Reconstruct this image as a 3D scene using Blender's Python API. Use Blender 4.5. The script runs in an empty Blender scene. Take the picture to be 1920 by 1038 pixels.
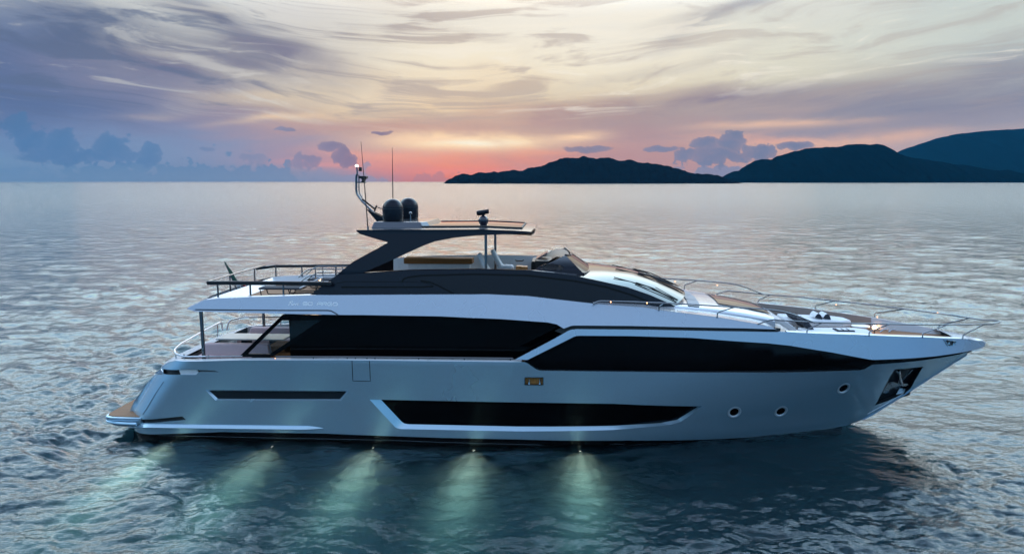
import bpy, bmesh, math, random
import numpy as np
from mathutils import Vector, Matrix, noise
from mathutils.geometry import delaunay_2d_cdt

# ------------------------------------------------------------------ camera, sky, sun, exposure
SC = bpy.context.scene
COL = SC.collection
FPX, CAM_H = 1473.0, 8.08                    # focal length in photo pixels (1920 wide), eye height over the water
PITCH = math.atan(179 / FPX)
cam = bpy.data.cameras.new('camera')
cam.sensor_width = 36.0
cam.lens = FPX / 1920 * 36.0
cam.clip_start, cam.clip_end = 0.2, 90000.0
camo = bpy.data.objects.new('camera', cam)
COL.objects.link(camo)
camo.location = (0, 0, CAM_H)
camo.rotation_euler = (math.pi / 2 - PITCH, 0, 0)
SC.camera = camo
SC.view_settings.view_transform = 'Standard'
SC.view_settings.look = 'None'
SC.view_settings.exposure = 0.0
SC.view_settings.gamma = 1.0
SC.render.engine = 'CYCLES'
SC.cycles.max_bounces = 10
SC.cycles.volume_bounces = 1
SC.cycles.transmission_bounces = 8
SC.cycles.caustics_refractive = True
SC.cycles.caustics_reflective = True
SC.cycles.sample_clamp_indirect = 4.0
SC.cycles.blur_glossy = 0.5

def lin(r, g, b):
    f = lambda c: ((c / 255 + 0.055) / 1.055) ** 2.4 if c > 10.3 else c / 255 / 12.92
    return (f(r), f(g), f(b), 1.0)

class Tree:
    """small helper that writes node maths as Python expressions"""
    def __init__(s, nt): s.nt = nt
    def new(s, t, **kw):
        n = s.nt.nodes.new(t)
        for k, v in kw.items(): setattr(n, k, v)
        return n
    def put(s, sock, v):
        if isinstance(v, S): s.nt.links.new(v.o, sock)
        elif v is not None: sock.default_value = v
    def m(s, op, *a):
        n = s.new('ShaderNodeMath', operation=op)
        for i, v in enumerate(a): s.put(n.inputs[i], v)
        return S(s, n.outputs[0])
    def ss(s, v, a, b):
        n = s.new('ShaderNodeMapRange', interpolation_type='SMOOTHSTEP')
        s.put(n.inputs[0], v); s.put(n.inputs[1], a); s.put(n.inputs[2], b)
        return S(s, n.outputs[0])
    def lmap(s, v, a, b, c, d):
        n = s.new('ShaderNodeMapRange')
        for i, q in enumerate((v, a, b, c, d)): s.put(n.inputs[i], q)
        return S(s, n.outputs[0])
    def vec(s, x, y, z=0.0):
        n = s.new('ShaderNodeCombineXYZ')
        for i, q in enumerate((x, y, z)): s.put(n.inputs[i], q)
        return S(s, n.outputs[0])
    def noise(s, v, scale, detail=4.0, rough=0.5, dist=0.0, ntype='FBM', dim='2D'):
        n = s.new('ShaderNodeTexNoise', noise_dimensions=dim)
        n.noise_type = ntype
        s.put(n.inputs['Vector'], v)
        n.inputs['Scale'].default_value = scale
        n.inputs['Detail'].default_value = detail
        n.inputs['Roughness'].default_value = rough
        n.inputs['Distortion'].default_value = dist
        return S(s, n.outputs[0])
    def ramp(s, v, stops, mode='LINEAR'):
        n = s.new('ShaderNodeValToRGB')
        cr = n.color_ramp; cr.interpolation = mode
        while len(cr.elements) < len(stops): cr.elements.new(0.5)
        for e, (p, c) in zip(cr.elements, stops): e.position = p; e.color = c
        s.put(n.inputs[0], v)
        return S(s, n.outputs[0])
    def mix(s, f, a, b, blend='MIX'):
        n = s.new('ShaderNodeMix', data_type='RGBA', blend_type=blend)
        n.clamp_factor = True
        s.put(n.inputs[0], f); s.put(n.inputs[6], a); s.put(n.inputs[7], b)
        return S(s, n.outputs[2])
    def blob(s, v, a0, e0, L, Hh, slope):
        n = s.new('ShaderNodeMapping', vector_type='TEXTURE')
        s.put(n.inputs[0], v)
        n.inputs[1].default_value = (a0, e0, 0); n.inputs[2].default_value = (0, 0, math.atan(-slope)); n.inputs[3].default_value = (L, Hh, 1)
        d = s.new('ShaderNodeVectorMath', operation='DOT_PRODUCT')
        s.nt.links.new(n.outputs[0], d.inputs[0]); s.nt.links.new(n.outputs[0], d.inputs[1])
        return S(s, d.outputs['Value'])
class S:
    def __init__(s, t, o): s.t, s.o = t, o
    def __add__(s, b): return s.t.m('ADD', s, b)
    __radd__ = __add__
    def __mul__(s, b): return s.t.m('MULTIPLY', s, b)
    __rmul__ = __mul__
    def __sub__(s, b): return s.t.m('SUBTRACT', s, b)
    def __rsub__(s, b): return s.t.m('SUBTRACT', b, s)
    def __truediv__(s, b): return s.t.m('DIVIDE', s, b)

def sky_az(px): return math.degrees(math.atan((px - 960) / FPX))
def sky_el(px, py):
    c = (519 - py) / FPX; cx = (px - 960) / FPX
    y = math.cos(PITCH) + c * math.sin(PITCH); z = -math.sin(PITCH) + c * math.cos(PITCH)
    return math.degrees(math.atan2(z, math.hypot(y, cx)))

def build_world():
    w = bpy.data.worlds.new('World'); SC.world = w; w.use_nodes = True
    nt = w.node_tree; nt.nodes.clear(); T = Tree(nt)
    out = T.new('ShaderNodeOutputWorld'); bg = T.new('ShaderNodeBackground')
    nt.links.new(bg.outputs[0], out.inputs[0])
    tc = T.new('ShaderNodeTexCoord')
    sp = T.new('ShaderNodeSeparateXYZ'); nt.links.new(tc.outputs['Generated'], sp.inputs[0])
    x, y, z = (S(T, sp.outputs[i]) for i in range(3))
    az = T.m('ARCTAN2', x, y) * 57.2958
    el = T.m('ARCSINE', T.m('MAXIMUM', T.m('MINIMUM', z, 1.0), -1.0)) * 57.2958
    # cloud space: stretched along the horizon, warped by slow noise
    w1 = T.noise(T.vec(az * 0.06 + 3.0, el * 0.24), 1.1, 2.0, 0.5) - 0.5
    w2 = T.noise(T.vec(az * 0.06 + 17.0, el * 0.24 + 9.0), 1.1, 2.0, 0.5) - 0.5
    iz = T.m('DIVIDE', 1.0, T.m('MAXIMUM', z, 0.0) + 0.035)
    cx, cy = x * iz, y * iz                              # the cloud deck seen in perspective: streaks run away to the horizon
    fineH = T.noise(T.vec(az * 0.16 + w2 * 2.2, el * 0.55 + w1 * 2.0), 1.0, 6.0, 0.62)
    fineP = T.noise(T.vec(cx * 0.95 + w1 * 1.2 + cy * 0.10, cy * 0.34 + w2 * 1.2), 1.0, 7.0, 0.62)
    kP = T.ss(el, 2.5, 5.5)
    fine1 = fineH * (1.0 - kP) + fineP * kP - 0.5
    elc = el + (w2 * 2.6 + fine1 * 2.0) * T.ss(el, 0.2, 3.5)
    azc = az + w1 * 9.0 + fine1 * 5.0
    # base: colour ramps over height at a few azimuths (sunset ahead, blue dusk behind)
    E = 16.0
    cols = [
      (-33, [(0, (96, 130, 164)), (1.4, (114, 142, 172)), (2.9, (108, 128, 166)), (4.6, (100, 116, 156)), (6.3, (98, 112, 148)), (8.0, (134, 146, 168)), (10, (178, 186, 194)), (16, (196, 204, 212))]),
      (-23, [(0, (106, 132, 163)), (1.8, (124, 142, 172)), (3.6, (130, 134, 164)), (5.6, (130, 130, 154)), (7.8, (172, 170, 170)), (9.6, (186, 184, 182)), (11.5, (206, 208, 206)), (16, (210, 213, 214))]),
      (-13.5, [(0, (120, 132, 160)), (1.6, (146, 138, 158)), (2.8, (176, 146, 148)), (4.6, (206, 184, 160)), (6.6, (210, 196, 176)), (9, (208, 203, 194)), (12, (216, 214, 210)), (16, (214, 216, 214))]),
      (-5, [(0, (206, 100, 86)), (0.9, (226, 120, 94)), (1.7, (230, 140, 106)), (2.4, (222, 166, 136)), (3.5, (206, 162, 140)), (5.2, (232, 206, 168)), (8, (244, 233, 208)), (12, (230, 226, 216)), (16, (216, 217, 214))]),
      (7.5, [(0, (178, 132, 134)), (1.0, (182, 138, 134)), (2.4, (190, 146, 136)), (3.6, (176, 144, 140)), (5.0, (222, 204, 172)), (8, (242, 232, 208)), (12, (240, 236, 226)), (16, (222, 223, 218))]),
      (20, [(0, (160, 150, 160)), (1.6, (214, 160, 136)), (2.8, (226, 174, 146)), (3.7, (186, 158, 150)), (5.0, (176, 162, 158)), (6.6, (218, 212, 190)), (9, (226, 223, 206)), (12, (222, 223, 214)), (16, (214, 218, 214))]),
      (33, [(0, (150, 150, 165)), (2.4, (176, 160, 160)), (3.6, (158, 152, 162)), (5.2, (150, 150, 162)), (6.8, (182, 188, 186)), (9, (202, 209, 202)), (16, (204, 213, 212))]),
      (75, [(0, (105, 130, 158)), (4, (122, 142, 168)), (9, (150, 168, 186)), (16, (170, 186, 200))]),
    ]
    cols.insert(0, (-75, [(0, (92, 122, 156)), (4, (96, 122, 158)), (9, (126, 146, 172)), (16, (166, 182, 198))]))
    elr = T.lmap(elc, 0.0, E, 0.0, 1.0)
    cur = None; pa = None
    for a, st in cols:
        r = T.ramp(elr, [(min(e / E, 1.0), lin(*c)) for e, c in st], 'EASE' if False else 'LINEAR')
        cur = r if cur is None else T.mix(T.ss(azc, pa, a), cur, r)
        pa = a
    # purple grey veils placed in cloud space: (px, py, half length px, half height px, slope, strength, colour)
    veils = [
      (240, 75, 170, 36, 0.10, .95, (84, 96, 126)), (60, 150, 200, 60, 0.05, .8, (78, 100, 140)), (20, 90, 120, 60, 0.1, .7, (88, 106, 148)),
      (430, 40, 150, 20, 0.42, .95, (96, 102, 128)), (530, 85, 130, 16, 0.36, .7, (128, 124, 146)),
      (400, 115, 130, 26, -0.05, .9, (100, 100, 130)), (300, 150, 180, 34, 0.05, .5, (130, 130, 158)),
      (510, 215, 100, 8, -0.06, .7, (140, 118, 140)), 
      (860, 70, 120, 10, 0.4, .4, (184, 174, 166)),
      (770, 160, 110, 10, 0.35, .35, (196, 172, 150)), 
      (1370, 18, 110, 10, -0.42, .95, (122, 120, 142)), (1290, 40, 60, 7, -0.3, .5, (168, 160, 164)),
      (1270, 125, 160, 11, -0.22, .42, (190, 182, 172)), 
      
      (1380, 195, 400, 17, -0.09, .95, (134, 120, 138)), (1040, 214, 260, 12, -0.08, .75, (158, 120, 128)),
      (1720, 190, 280, 34, -0.10, .9, (136, 134, 150)), (1640, 228, 260, 16, -0.05, .6, (152, 142, 152)),
      (900, 240, 240, 8, -0.02, .5, (182, 130, 124)), (960, 292, 200, 12, 0.0, .55, (176, 124, 126)),
      (1120, 260, 110, 16, -0.05, .55, (178, 138, 134)), (700, 246, 200, 9, 0.0, .4, (190, 146, 138)),
      (1375, 158, 40, 8, -0.5, .4, (166, 152, 156)),
    ]
    g = 180 / math.pi / FPX
    pv = T.vec(az + w1 * 7.0 + fine1 * 2.4, el + w2 * 2.0 + fine1 * 1.3)
    mod = T.lmap(fine1, -.22, .2, .35, 1.25)
    for (px, py, L, Hh, sl, k, c) in veils:
        d = T.blob(pv, sky_az(px), sky_el(px, py), L * g, Hh * g * 1.25, sl)
        cur = T.mix(T.m('POWER', 0.3679, d) * mod * k, cur, lin(*c))
    # bright cream / fiery streaks
    lights = [
      (780, 298, 190, 15, 0.0, .55, (240, 142, 112)), (860, 266, 150, 14, 0.0, 1.3, (255, 222, 172)), (880, 268, 60, 5, 0.0, 1.2, (255, 244, 214)), (800, 262, 70, 5, -0.05, .9, (255, 214, 168)), (1080, 255, 60, 7, -0.05, 1.0, (255, 214, 168)),
      (560, 226, 110, 6, -.1, .6, (250, 216, 172)), (1440, 233, 130, 5, -0.03, .75, (244, 196, 160)),
      (1420, 262, 120, 7, 0.0, .7, (240, 170, 136)), (1620, 258, 130, 9, -0.05, .8, (246, 190, 150)), (1020, 285, 70, 6, 0, .6, (236, 150, 116)),
      (860, 322, 110, 6, 0.0, .9, (228, 126, 114)), (700, 290, 90, 6, 0.05, .7, (240, 160, 132)), (620, 305, 90, 5, 0.0, .6, (228, 146, 134)),
      (340, 96, 60, 7, .1, .6, (200, 196, 190)), (480, 135, 90, 9, .18, .5, (206, 198, 184)), (300, 217, 60, 6, -.05, .45, (196, 178, 166)),
      (560, 175, 170, 12, -.15, .4, (226, 206, 174)), (760, 115, 130, 30, .2, .5, (240, 228, 202)), (1000, 50, 200, 40, -.1, .5, (246, 240, 226)),
      (330, 15, 140, 12, .15, .5, (222, 222, 214)),
    ]
    pl = T.vec(az + w1 * 7.0, el + w2 * 2.2 + fine1 * 0.9)
    plo = T.vec(az + w1 * 2.5 + fine1 * 2.0, el + w2 * 0.7 + fine1 * 0.55)
    modl = T.lmap(fine1, -.2, .2, 1.15, .6)
    for (px, py, L, Hh, sl, k, c) in lights:
        d = T.blob(plo if py > 230 else pl, sky_az(px), sky_el(px, py), L * g, Hh * g * 1.2, sl)
        cur = T.mix(T.m('POWER', 0.3679, d) * modl * k, cur, lin(*c))
    # torn cirrus rising away from the sunset on both sides
    aa = T.m('SQRT', (az + 3.0) * (az + 3.0) + 16.0)
    elv = el - aa * 0.11
    wisp = T.noise(T.vec(az * 0.085 + w2 * 1.9, elv * 0.85 + w1 * 2.0 + 5.0), 1.0, 7.0, 0.60)
    hi = T.ss(el, 2.6, 5.5) * T.ss(el, 60.0, 20.0)
    tint = T.mix(T.ss(az, -24.0, -2.0), lin(90, 104, 134), lin(174, 158, 152))
    cur = T.mix(T.ss(wisp, 0.49, 0.66) * hi * T.lmap(T.ss(az, 22.0, -14.0), 0.0, 1.0, 0.36, 0.72), cur, tint)
    cur = T.mix(T.ss(wisp, 0.46, 0.33) * T.ss(el - T.ss(az, 4.0, 20.0) * 2.2, 3.0, 5.8) * T.ss(el, 60.0, 20.0) * 0.55, cur, T.mix(T.ss(az, -26.0, -4.0), lin(196, 196, 194), lin(247, 239, 222)))
    # low cumulus banks standing on the horizon
    puff = T.noise(T.vec(az * 0.9, el * 1.1), 1.0, 6.0, 0.55)
    def bank(a0, a1, top, colr, amp=2.0, fade=.35, seed=0.0, k=.9):
        hgt = T.ss(az, a0 - 3.0, a0 + 3.0) * T.ss(az, a1 + 3.0, a1 - 3.0)
        lim = (puff - 0.5) * (amp * 4.2) + (top - 3.0)
        return T.ss(lim - el + hgt * 3.0, 0.0, fade) * k, lin(*colr)
    for args in [(-31, -14, 1.35, (90, 126, 162), 1.15, .3, 2.0, .85), (-16.5, -7.5, .75, (128, 134, 162), .75, .3, 5.0, .75),
                 (-9, 3, .42, (168, 112, 122), .5, .2, 9.0, .75), (10.5, 18.5, 1.35, (128, 132, 156), .9, .22, 12.6, .92),
                 (-60, -28, .9, (96, 130, 166), .7, .3, 21.0, .7), (28, 75, 1.2, (120, 134, 160), 1.0, .3, 31.0, .7)]:
        mk, c = bank(*args); cur = T.mix(mk, cur, c)
    # distinct small cumulus: (px, py, rx, ry)
    puffs = [(45, 240, 26, 15, 1, (78, 112, 154)), (72, 262, 22, 18, 1, (80, 116, 158)), (126, 274, 26, 24, 1, (78, 116, 158)), (222, 276, 28, 22, 1, (86, 122, 160)), (170, 292, 90, 14, .9, (86, 124, 164)), (290, 290, 18, 16, 1, (108, 138, 168)),
             (625, 274, 22, 9, 1, (116, 104, 132)), (645, 290, 16, 16, 1, (122, 112, 138)), (656, 302, 16, 14, 1, (134, 118, 140)), (575, 304, 26, 12, 1, (138, 132, 156)), (480, 298, 24, 12, 1, (140, 140, 164)),
             (1318, 268, 24, 16, 1, (104, 110, 142)), (1362, 266, 28, 16, 1, (100, 106, 140)), (1345, 292, 60, 18, 1, (112, 120, 148)), (1280, 290, 20, 12, 1, (134, 130, 152)), (1420, 288, 30, 12, 1, (130, 132, 154)),
             (1098, 280, 44, 6, .95, (120, 118, 142)), (1484, 273, 32, 7, .95, (116, 116, 142)), (1236, 279, 30, 5, .8, (136, 124, 144)), (718, 249, 18, 4, .85, (128, 108, 128)), (542, 243, 20, 3.5, .85, (128, 108, 132)), (396, 279, 14, 4, .7, (116, 126, 158))]
    pp = T.vec(az + (puff - .5) * 1.3, el + (puff - .5) * 2.0)
    ps = T.vec(az + (puff - .5) * .7, el + (puff - .5) * .5)
    acc = None
    for (px, py, rx, ry, k, c) in puffs:
        d = T.blob(pp if ry > 10 else ps, sky_az(px), sky_el(px, py), rx * g, ry * g, 0)
        acc = d if acc is None else T.m('MINIMUM', acc, d)
    pcol = T.ramp(T.lmap(az, -33.0, 33.0, 0.0, 1.0), [(0, lin(78, 112, 154)), (.13, lin(84, 120, 160)), (.24, lin(130, 134, 160)), (.33, lin(112, 102, 132)), (.42, lin(122, 106, 128)), (.56, lin(118, 116, 138)), (.66, lin(116, 122, 148)), (.74, lin(110, 118, 144)), (1, lin(112, 116, 140))])
    cur = T.mix(T.ss(acc, 1.3, .8) * T.lmap(acc, 0.0, 1.2, .96, .66), cur, pcol)
    # haze right above the sea
    cur = T.mix(T.ss(el, 1.3, 0.0) * 0.55 * T.ss(az, -3.0, -16.0), cur, lin(112, 138, 166))
    # higher sky: brighter ahead and overhead, dusky blue behind the viewer
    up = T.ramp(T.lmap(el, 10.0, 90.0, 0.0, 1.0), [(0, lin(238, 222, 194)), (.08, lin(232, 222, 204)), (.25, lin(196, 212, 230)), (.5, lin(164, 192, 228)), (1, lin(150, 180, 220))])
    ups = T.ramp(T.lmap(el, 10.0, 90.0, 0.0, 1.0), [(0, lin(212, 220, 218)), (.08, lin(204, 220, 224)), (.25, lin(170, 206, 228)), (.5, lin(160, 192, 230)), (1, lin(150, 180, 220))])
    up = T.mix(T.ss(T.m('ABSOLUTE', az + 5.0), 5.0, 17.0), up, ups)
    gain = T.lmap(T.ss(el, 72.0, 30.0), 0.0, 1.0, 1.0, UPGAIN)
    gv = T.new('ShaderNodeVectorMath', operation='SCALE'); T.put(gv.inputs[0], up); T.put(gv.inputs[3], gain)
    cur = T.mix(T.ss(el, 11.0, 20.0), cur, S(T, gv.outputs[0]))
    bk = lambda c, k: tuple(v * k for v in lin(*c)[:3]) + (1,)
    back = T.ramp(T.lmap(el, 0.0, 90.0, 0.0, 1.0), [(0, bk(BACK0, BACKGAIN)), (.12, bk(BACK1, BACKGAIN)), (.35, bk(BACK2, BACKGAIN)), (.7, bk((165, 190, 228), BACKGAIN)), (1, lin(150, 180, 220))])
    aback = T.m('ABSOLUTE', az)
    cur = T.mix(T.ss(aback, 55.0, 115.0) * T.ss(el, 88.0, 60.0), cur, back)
    # below the horizon nothing but dark sea colour
    cur = T.mix(T.ss(el, -0.1, -1.0), cur, lin(60, 84, 104))
    # the physical sky adds its own faint dusk light
    sk = T.new('ShaderNodeTexSky', sky_type='NISHITA'); sk.sun_disc = False
    sk.sun_elevation = math.radians(2.5); sk.sun_rotation = math.radians(-4)
    sk.air_density = 1.0; sk.dust_density = 1.0
    skc = T.mix(1.0, S(T, sk.outputs[0]), (0.003,) * 3 + (1,), 'MULTIPLY')
    cur = T.mix(1.0, cur, skc, 'ADD')
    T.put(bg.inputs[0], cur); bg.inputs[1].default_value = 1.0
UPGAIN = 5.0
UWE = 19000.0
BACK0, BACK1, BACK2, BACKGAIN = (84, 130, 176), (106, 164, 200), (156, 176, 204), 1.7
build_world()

sun = bpy.data.lights.new('sun', 'SUN'); sun.energy = 0.10; sun.angle = math.radians(50); sun.color = (1.0, 0.62, 0.40)
suno = bpy.data.objects.new('sun', sun); COL.objects.link(suno)
sd = Vector((math.sin(math.radians(-4)) * math.cos(math.radians(2.5)), math.cos(math.radians(-4)) * math.cos(math.radians(2.5)), math.sin(math.radians(2.5))))
suno.rotation_euler = sd.to_track_quat('Z', 'Y').to_euler()
suno.location = (0, 0, 60)

# ------------------------------------------------------------------ helpers for objects and materials
def put_prop(o, label=None, cat=None, group=None, kind=None):
    for k, v in (('label', label), ('category', cat), ('group', group), ('kind', kind)):
        if v: o[k] = v
    return o
def link(o, parent=None):
    COL.objects.link(o)
    if parent: o.parent = parent
    return o
def mesh_obj(name, verts, faces, mat, parent=None, smooth=True):
    me = bpy.data.meshes.new(name)
    me.from_pydata([tuple(map(float, v)) for v in verts], [], [tuple(map(int, f)) for f in faces])
    me.update()
    if smooth: me.polygons.foreach_set('use_smooth', [True] * len(me.polygons))
    for m in (mat if isinstance(mat, (list, tuple)) else [mat]): me.materials.append(m)
    return link(bpy.data.objects.new(name, me), parent)
def new_mat(name):
    m = bpy.data.materials.new(name); m.use_nodes = True
    nt = m.node_tree; T = Tree(nt)
    return m, T, nt.nodes['Principled BSDF'], nt.nodes['Material Output']

# ------------------------------------------------------------------ the sea
def wave_tiles(L, N, seed, wind_dir, peak, slope, spread, cuts):
    """height and sideways displacement of a periodic L x L patch of sea from a random spectrum, low-passed at several wavelengths"""
    rng = np.random.default_rng(seed)
    k1 = np.fft.fftfreq(N, L / N) * 2 * np.pi
    kx, ky = np.meshgrid(k1, k1, indexing='ij')
    k = np.hypot(kx, ky); k[0, 0] = 1e-6
    kp = 2 * np.pi / peak
    ph = np.exp(-1.1 * (kp / k) ** 2) / k ** 3.55
    ca = (kx * math.cos(wind_dir) + ky * math.sin(wind_dir)) / k
    ph *= 0.08 + np.abs(ca) ** spread
    ph[0, 0] = 0
    a = np.sqrt(ph) * (rng.normal(size=(N, N)) + 1j * rng.normal(size=(N, N)))
    sl = np.sqrt(np.mean(np.real(np.fft.ifft2(1j * kx * a)) ** 2 + np.real(np.fft.ifft2(1j * ky * a)) ** 2))
    a *= slope / sl
    out = []
    for c in cuts:
        f = np.exp(-(k * c / (2 * np.pi)) ** 4)
        h = np.real(np.fft.ifft2(a * f))
        dx = np.real(np.fft.ifft2(-1j * kx / k * a * f)); dy = np.real(np.fft.ifft2(-1j * ky / k * a * f))
        out.append(np.stack([dx, dy, h], -1))
    return out
CUTS = [0.14, 0.28, 0.56, 1.12, 2.24, 4.48, 8.96, 17.9]
def sample(tile, L, x, y):
    N = tile.shape[0]
    u = (x / L * N) % N; v = (y / L * N) % N
    i = np.floor(u).astype(int) % N; j = np.floor(v).astype(int) % N
    fu = (u - np.floor(u))[..., None]; fv = (v - np.floor(v))[..., None]
    i1, j1 = (i + 1) % N, (j + 1) % N
    return (tile[i, j] * (1 - fu) + tile[i1, j] * fu) * (1 - fv) + (tile[i, j1] * (1 - fu) + tile[i1, j1] * fu) * fv
WAVES = [  # tile size, resolution, seed, direction waves travel, peak wavelength, rms slope, spread, rotation
    (41.0, 1024, 3, math.radians(98), 2.7, 0.25, 1.6, 0.0),
    (67.3, 512, 8, math.radians(62), 7.0, 0.19, 2.2, 0.35),
]
def build_water():
    fine = np.radians(np.linspace(-45, 45, 1500))
    coarse = np.radians(np.linspace(45, 315, 110)[1:-1])
    ang = np.concatenate([fine, coarse]); nA = len(ang)
    fr = FPX * 1024 / 1920
    py = np.arange(600, 182.2, -0.8)                           # rows spaced as the render's rows see them
    def dist(p):
        c = (276.5 - p) / fr
        y = math.cos(PITCH) + c * math.sin(PITCH); z = -math.sin(PITCH) + c * math.cos(PITCH)
        return -CAM_H * y / z
    rr = dist(py); rr = rr[(rr > 0) & (rr < 9000)]
    rad = np.concatenate([[2.0, 5.0, 8.0, 11.0, 13.0], rr[rr > 13.5], [9800., 11500., 13000.]])
    nR = len(rad)
    R, A = np.meshgrid(rad, ang, indexing='ij')
    X = R * np.sin(A); Y = R * np.cos(A)
    dr = np.gradient(rad)[:, None] * np.ones_like(R)
    infine = (np.abs(A) <= math.radians(45.1)) | (A > math.radians(314.9))
    dr = np.where(infine, dr, np.maximum(dr, R * 0.045))
    D = np.zeros(X.shape + (3,))
    lev = np.clip(np.log2(np.maximum(dr * 1.1, CUTS[0]) / CUTS[0]), 0, len(CUTS) - 1.001)
    l0 = np.floor(lev).astype(int); fl = (lev - l0)[..., None]
    for (L, N, seed, wd, pk, sl, spd, rot) in WAVES:
        tiles = wave_tiles(L, N, seed, wd - rot, pk, sl, spd, CUTS)
        c, s = math.cos(rot), math.sin(rot)
        xr, yr = X * c + Y * s, -X * s + Y * c
        d = np.zeros_like(D)
        for q in range(len(CUTS)):
            wgt = np.where(l0 == q, 1 - fl[..., 0], 0) + np.where(l0 == q - 1, fl[..., 0], 0)
            msk = wgt > 0
            if msk.any(): d[msk] += sample(tiles[q], L, xr[msk], yr[msk]) * wgt[msk][:, None]
        D[..., 0] += d[..., 0] * c - d[..., 1] * s; D[..., 1] += d[..., 0] * s + d[..., 1] * c; D[..., 2] += d[..., 2]
    gust = np.full_like(X, 0.92)                          # calmer slicks and rougher cat's-paws
    for wl, an, ph, am in ((70, .4, .3, .22), (43, 1.3, 1.1, .18), (29, 2.2, 2.0, .16), (17, .9, 4.0, .12), (11, 2.7, 5.1, .10)):
        gust += am * np.sin((X * math.cos(an) + Y * math.sin(an)) * 2 * math.pi / wl + ph + 1.6 * np.sin((Y * math.cos(an) - X * math.sin(an)) * 2 * math.pi / (wl * 1.7)))
    gust = np.clip(gust, .35, 1.6)
    D *= gust[..., None]
    # the wake: divergent crests trailing from the bow and the stern
    bx, by = X - BOAT_X, Y - BOAT_Y
    c, s = math.cos(BOAT_ROT), math.sin(BOAT_ROT)
    lx, ly = bx * c + by * s, -bx * s + by * c
    def crest(x0, y0, slope, lam, amp, wid, side):
        u = (x0 - lx); v = side * (ly - y0)
        along = np.clip(u / math.cos(math.atan(slope)), 0, None)
        off = v - u * slope
        env = np.exp(-(off / (wid + along * .06)) ** 2) * np.exp(-along / 26) * np.clip(along / 1.5, 0, 1)
        return amp * env * np.cos(off * 2 * math.pi / lam)
    wk = crest(-12.2, 1.0, .42, 2.1, .07, 2.6, 1) + crest(-12.2, -1.0, .42, 2.1, .07, 2.6, -1)
    wk += crest(9.7, .6, .36, 1.2, .07, 1.2, 1) + crest(9.7, -.6, .36, 1.2, .07, 1.2, -1)
    D[..., 2] += wk * (dr < 1.0)
    # flatter in the lee right along the hull
    lee = np.exp(-np.clip(-ly - 2.8, 0, None) / 3.5) * (np.abs(lx + 1) < 12) * (ly < 0)
    D *= (1 - 0.45 * lee)[..., None]
    V = np.stack([X + D[..., 0] * .8, Y + D[..., 1] * .8, D[..., 2]], -1)
    V[-3:, :, 2] = 0
    idx = np.arange(nR * nA).reshape(nR, nA)
    nxt = np.roll(idx, -1, axis=1)
    q = np.stack([nxt[:-1], nxt[1:], idx[1:], idx[:-1]], -1).reshape(-1, 4)
    top = V.reshape(-1, 3)
    n0 = len(top)
    # close the body of water underneath: centre, rim, bottom
    rim = np.stack([V[-1, :, 0], V[-1, :, 1], np.full(nA, -DEPTH)], -1)
    verts = np.concatenate([top, [[0, 0, 0]], rim, [[0, 0, -DEPTH]]])
    cen, r0, bot = n0, n0 + 1, n0 + 1 + nA
    ii = np.arange(nA); jj = (ii + 1) % nA
    tri = [(cen, int(idx[0, b]), int(idx[0, a])) for a, b in zip(ii, jj)]
    tri += [(bot, int(r0 + b), int(r0 + a)) for a, b in zip(ii, jj)]
    last = idx[-1]
    side = np.stack([last[jj], r0 + jj, r0 + ii, last[ii]], -1)
    quads = np.concatenate([q, side])
    nq, ntri = len(quads), len(tri)
    me = bpy.data.meshes.new('water')
    me.vertices.add(len(verts)); me.vertices.foreach_set('co', verts.ravel())
    loops = np.concatenate([quads.ravel(), np.array(tri).ravel()]).astype(np.int32)
    me.loops.add(len(loops)); me.loops.foreach_set('vertex_index', loops)
    me.polygons.add(nq + ntri)
    me.polygons.foreach_set('loop_start', np.concatenate([np.arange(nq) * 4, nq * 4 + np.arange(ntri) * 3]).astype(np.int32))
    sm = np.ones(nq + ntri, bool)
    me.polygons.foreach_set('use_smooth', sm)
    me.update(calc_edges=True); me.validate()
    at = me.attributes.new('far', 'FLOAT', 'POINT')
    far = np.zeros(len(verts)); far[:n0] = np.clip(np.log2(np.maximum(dr * 1.1, .22) / .22) / 6, 0, 1).ravel()
    at.data.foreach_set('value', far)
    me.materials.append(water_mat())
    o = link(bpy.data.objects.new('water', me)); o['kind'] = 'structure'
    return o
DEPTH = 14.0
BOAT_X, BOAT_Y, BOAT_ROT = 1.2188, 26.15, -0.0593
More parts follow.
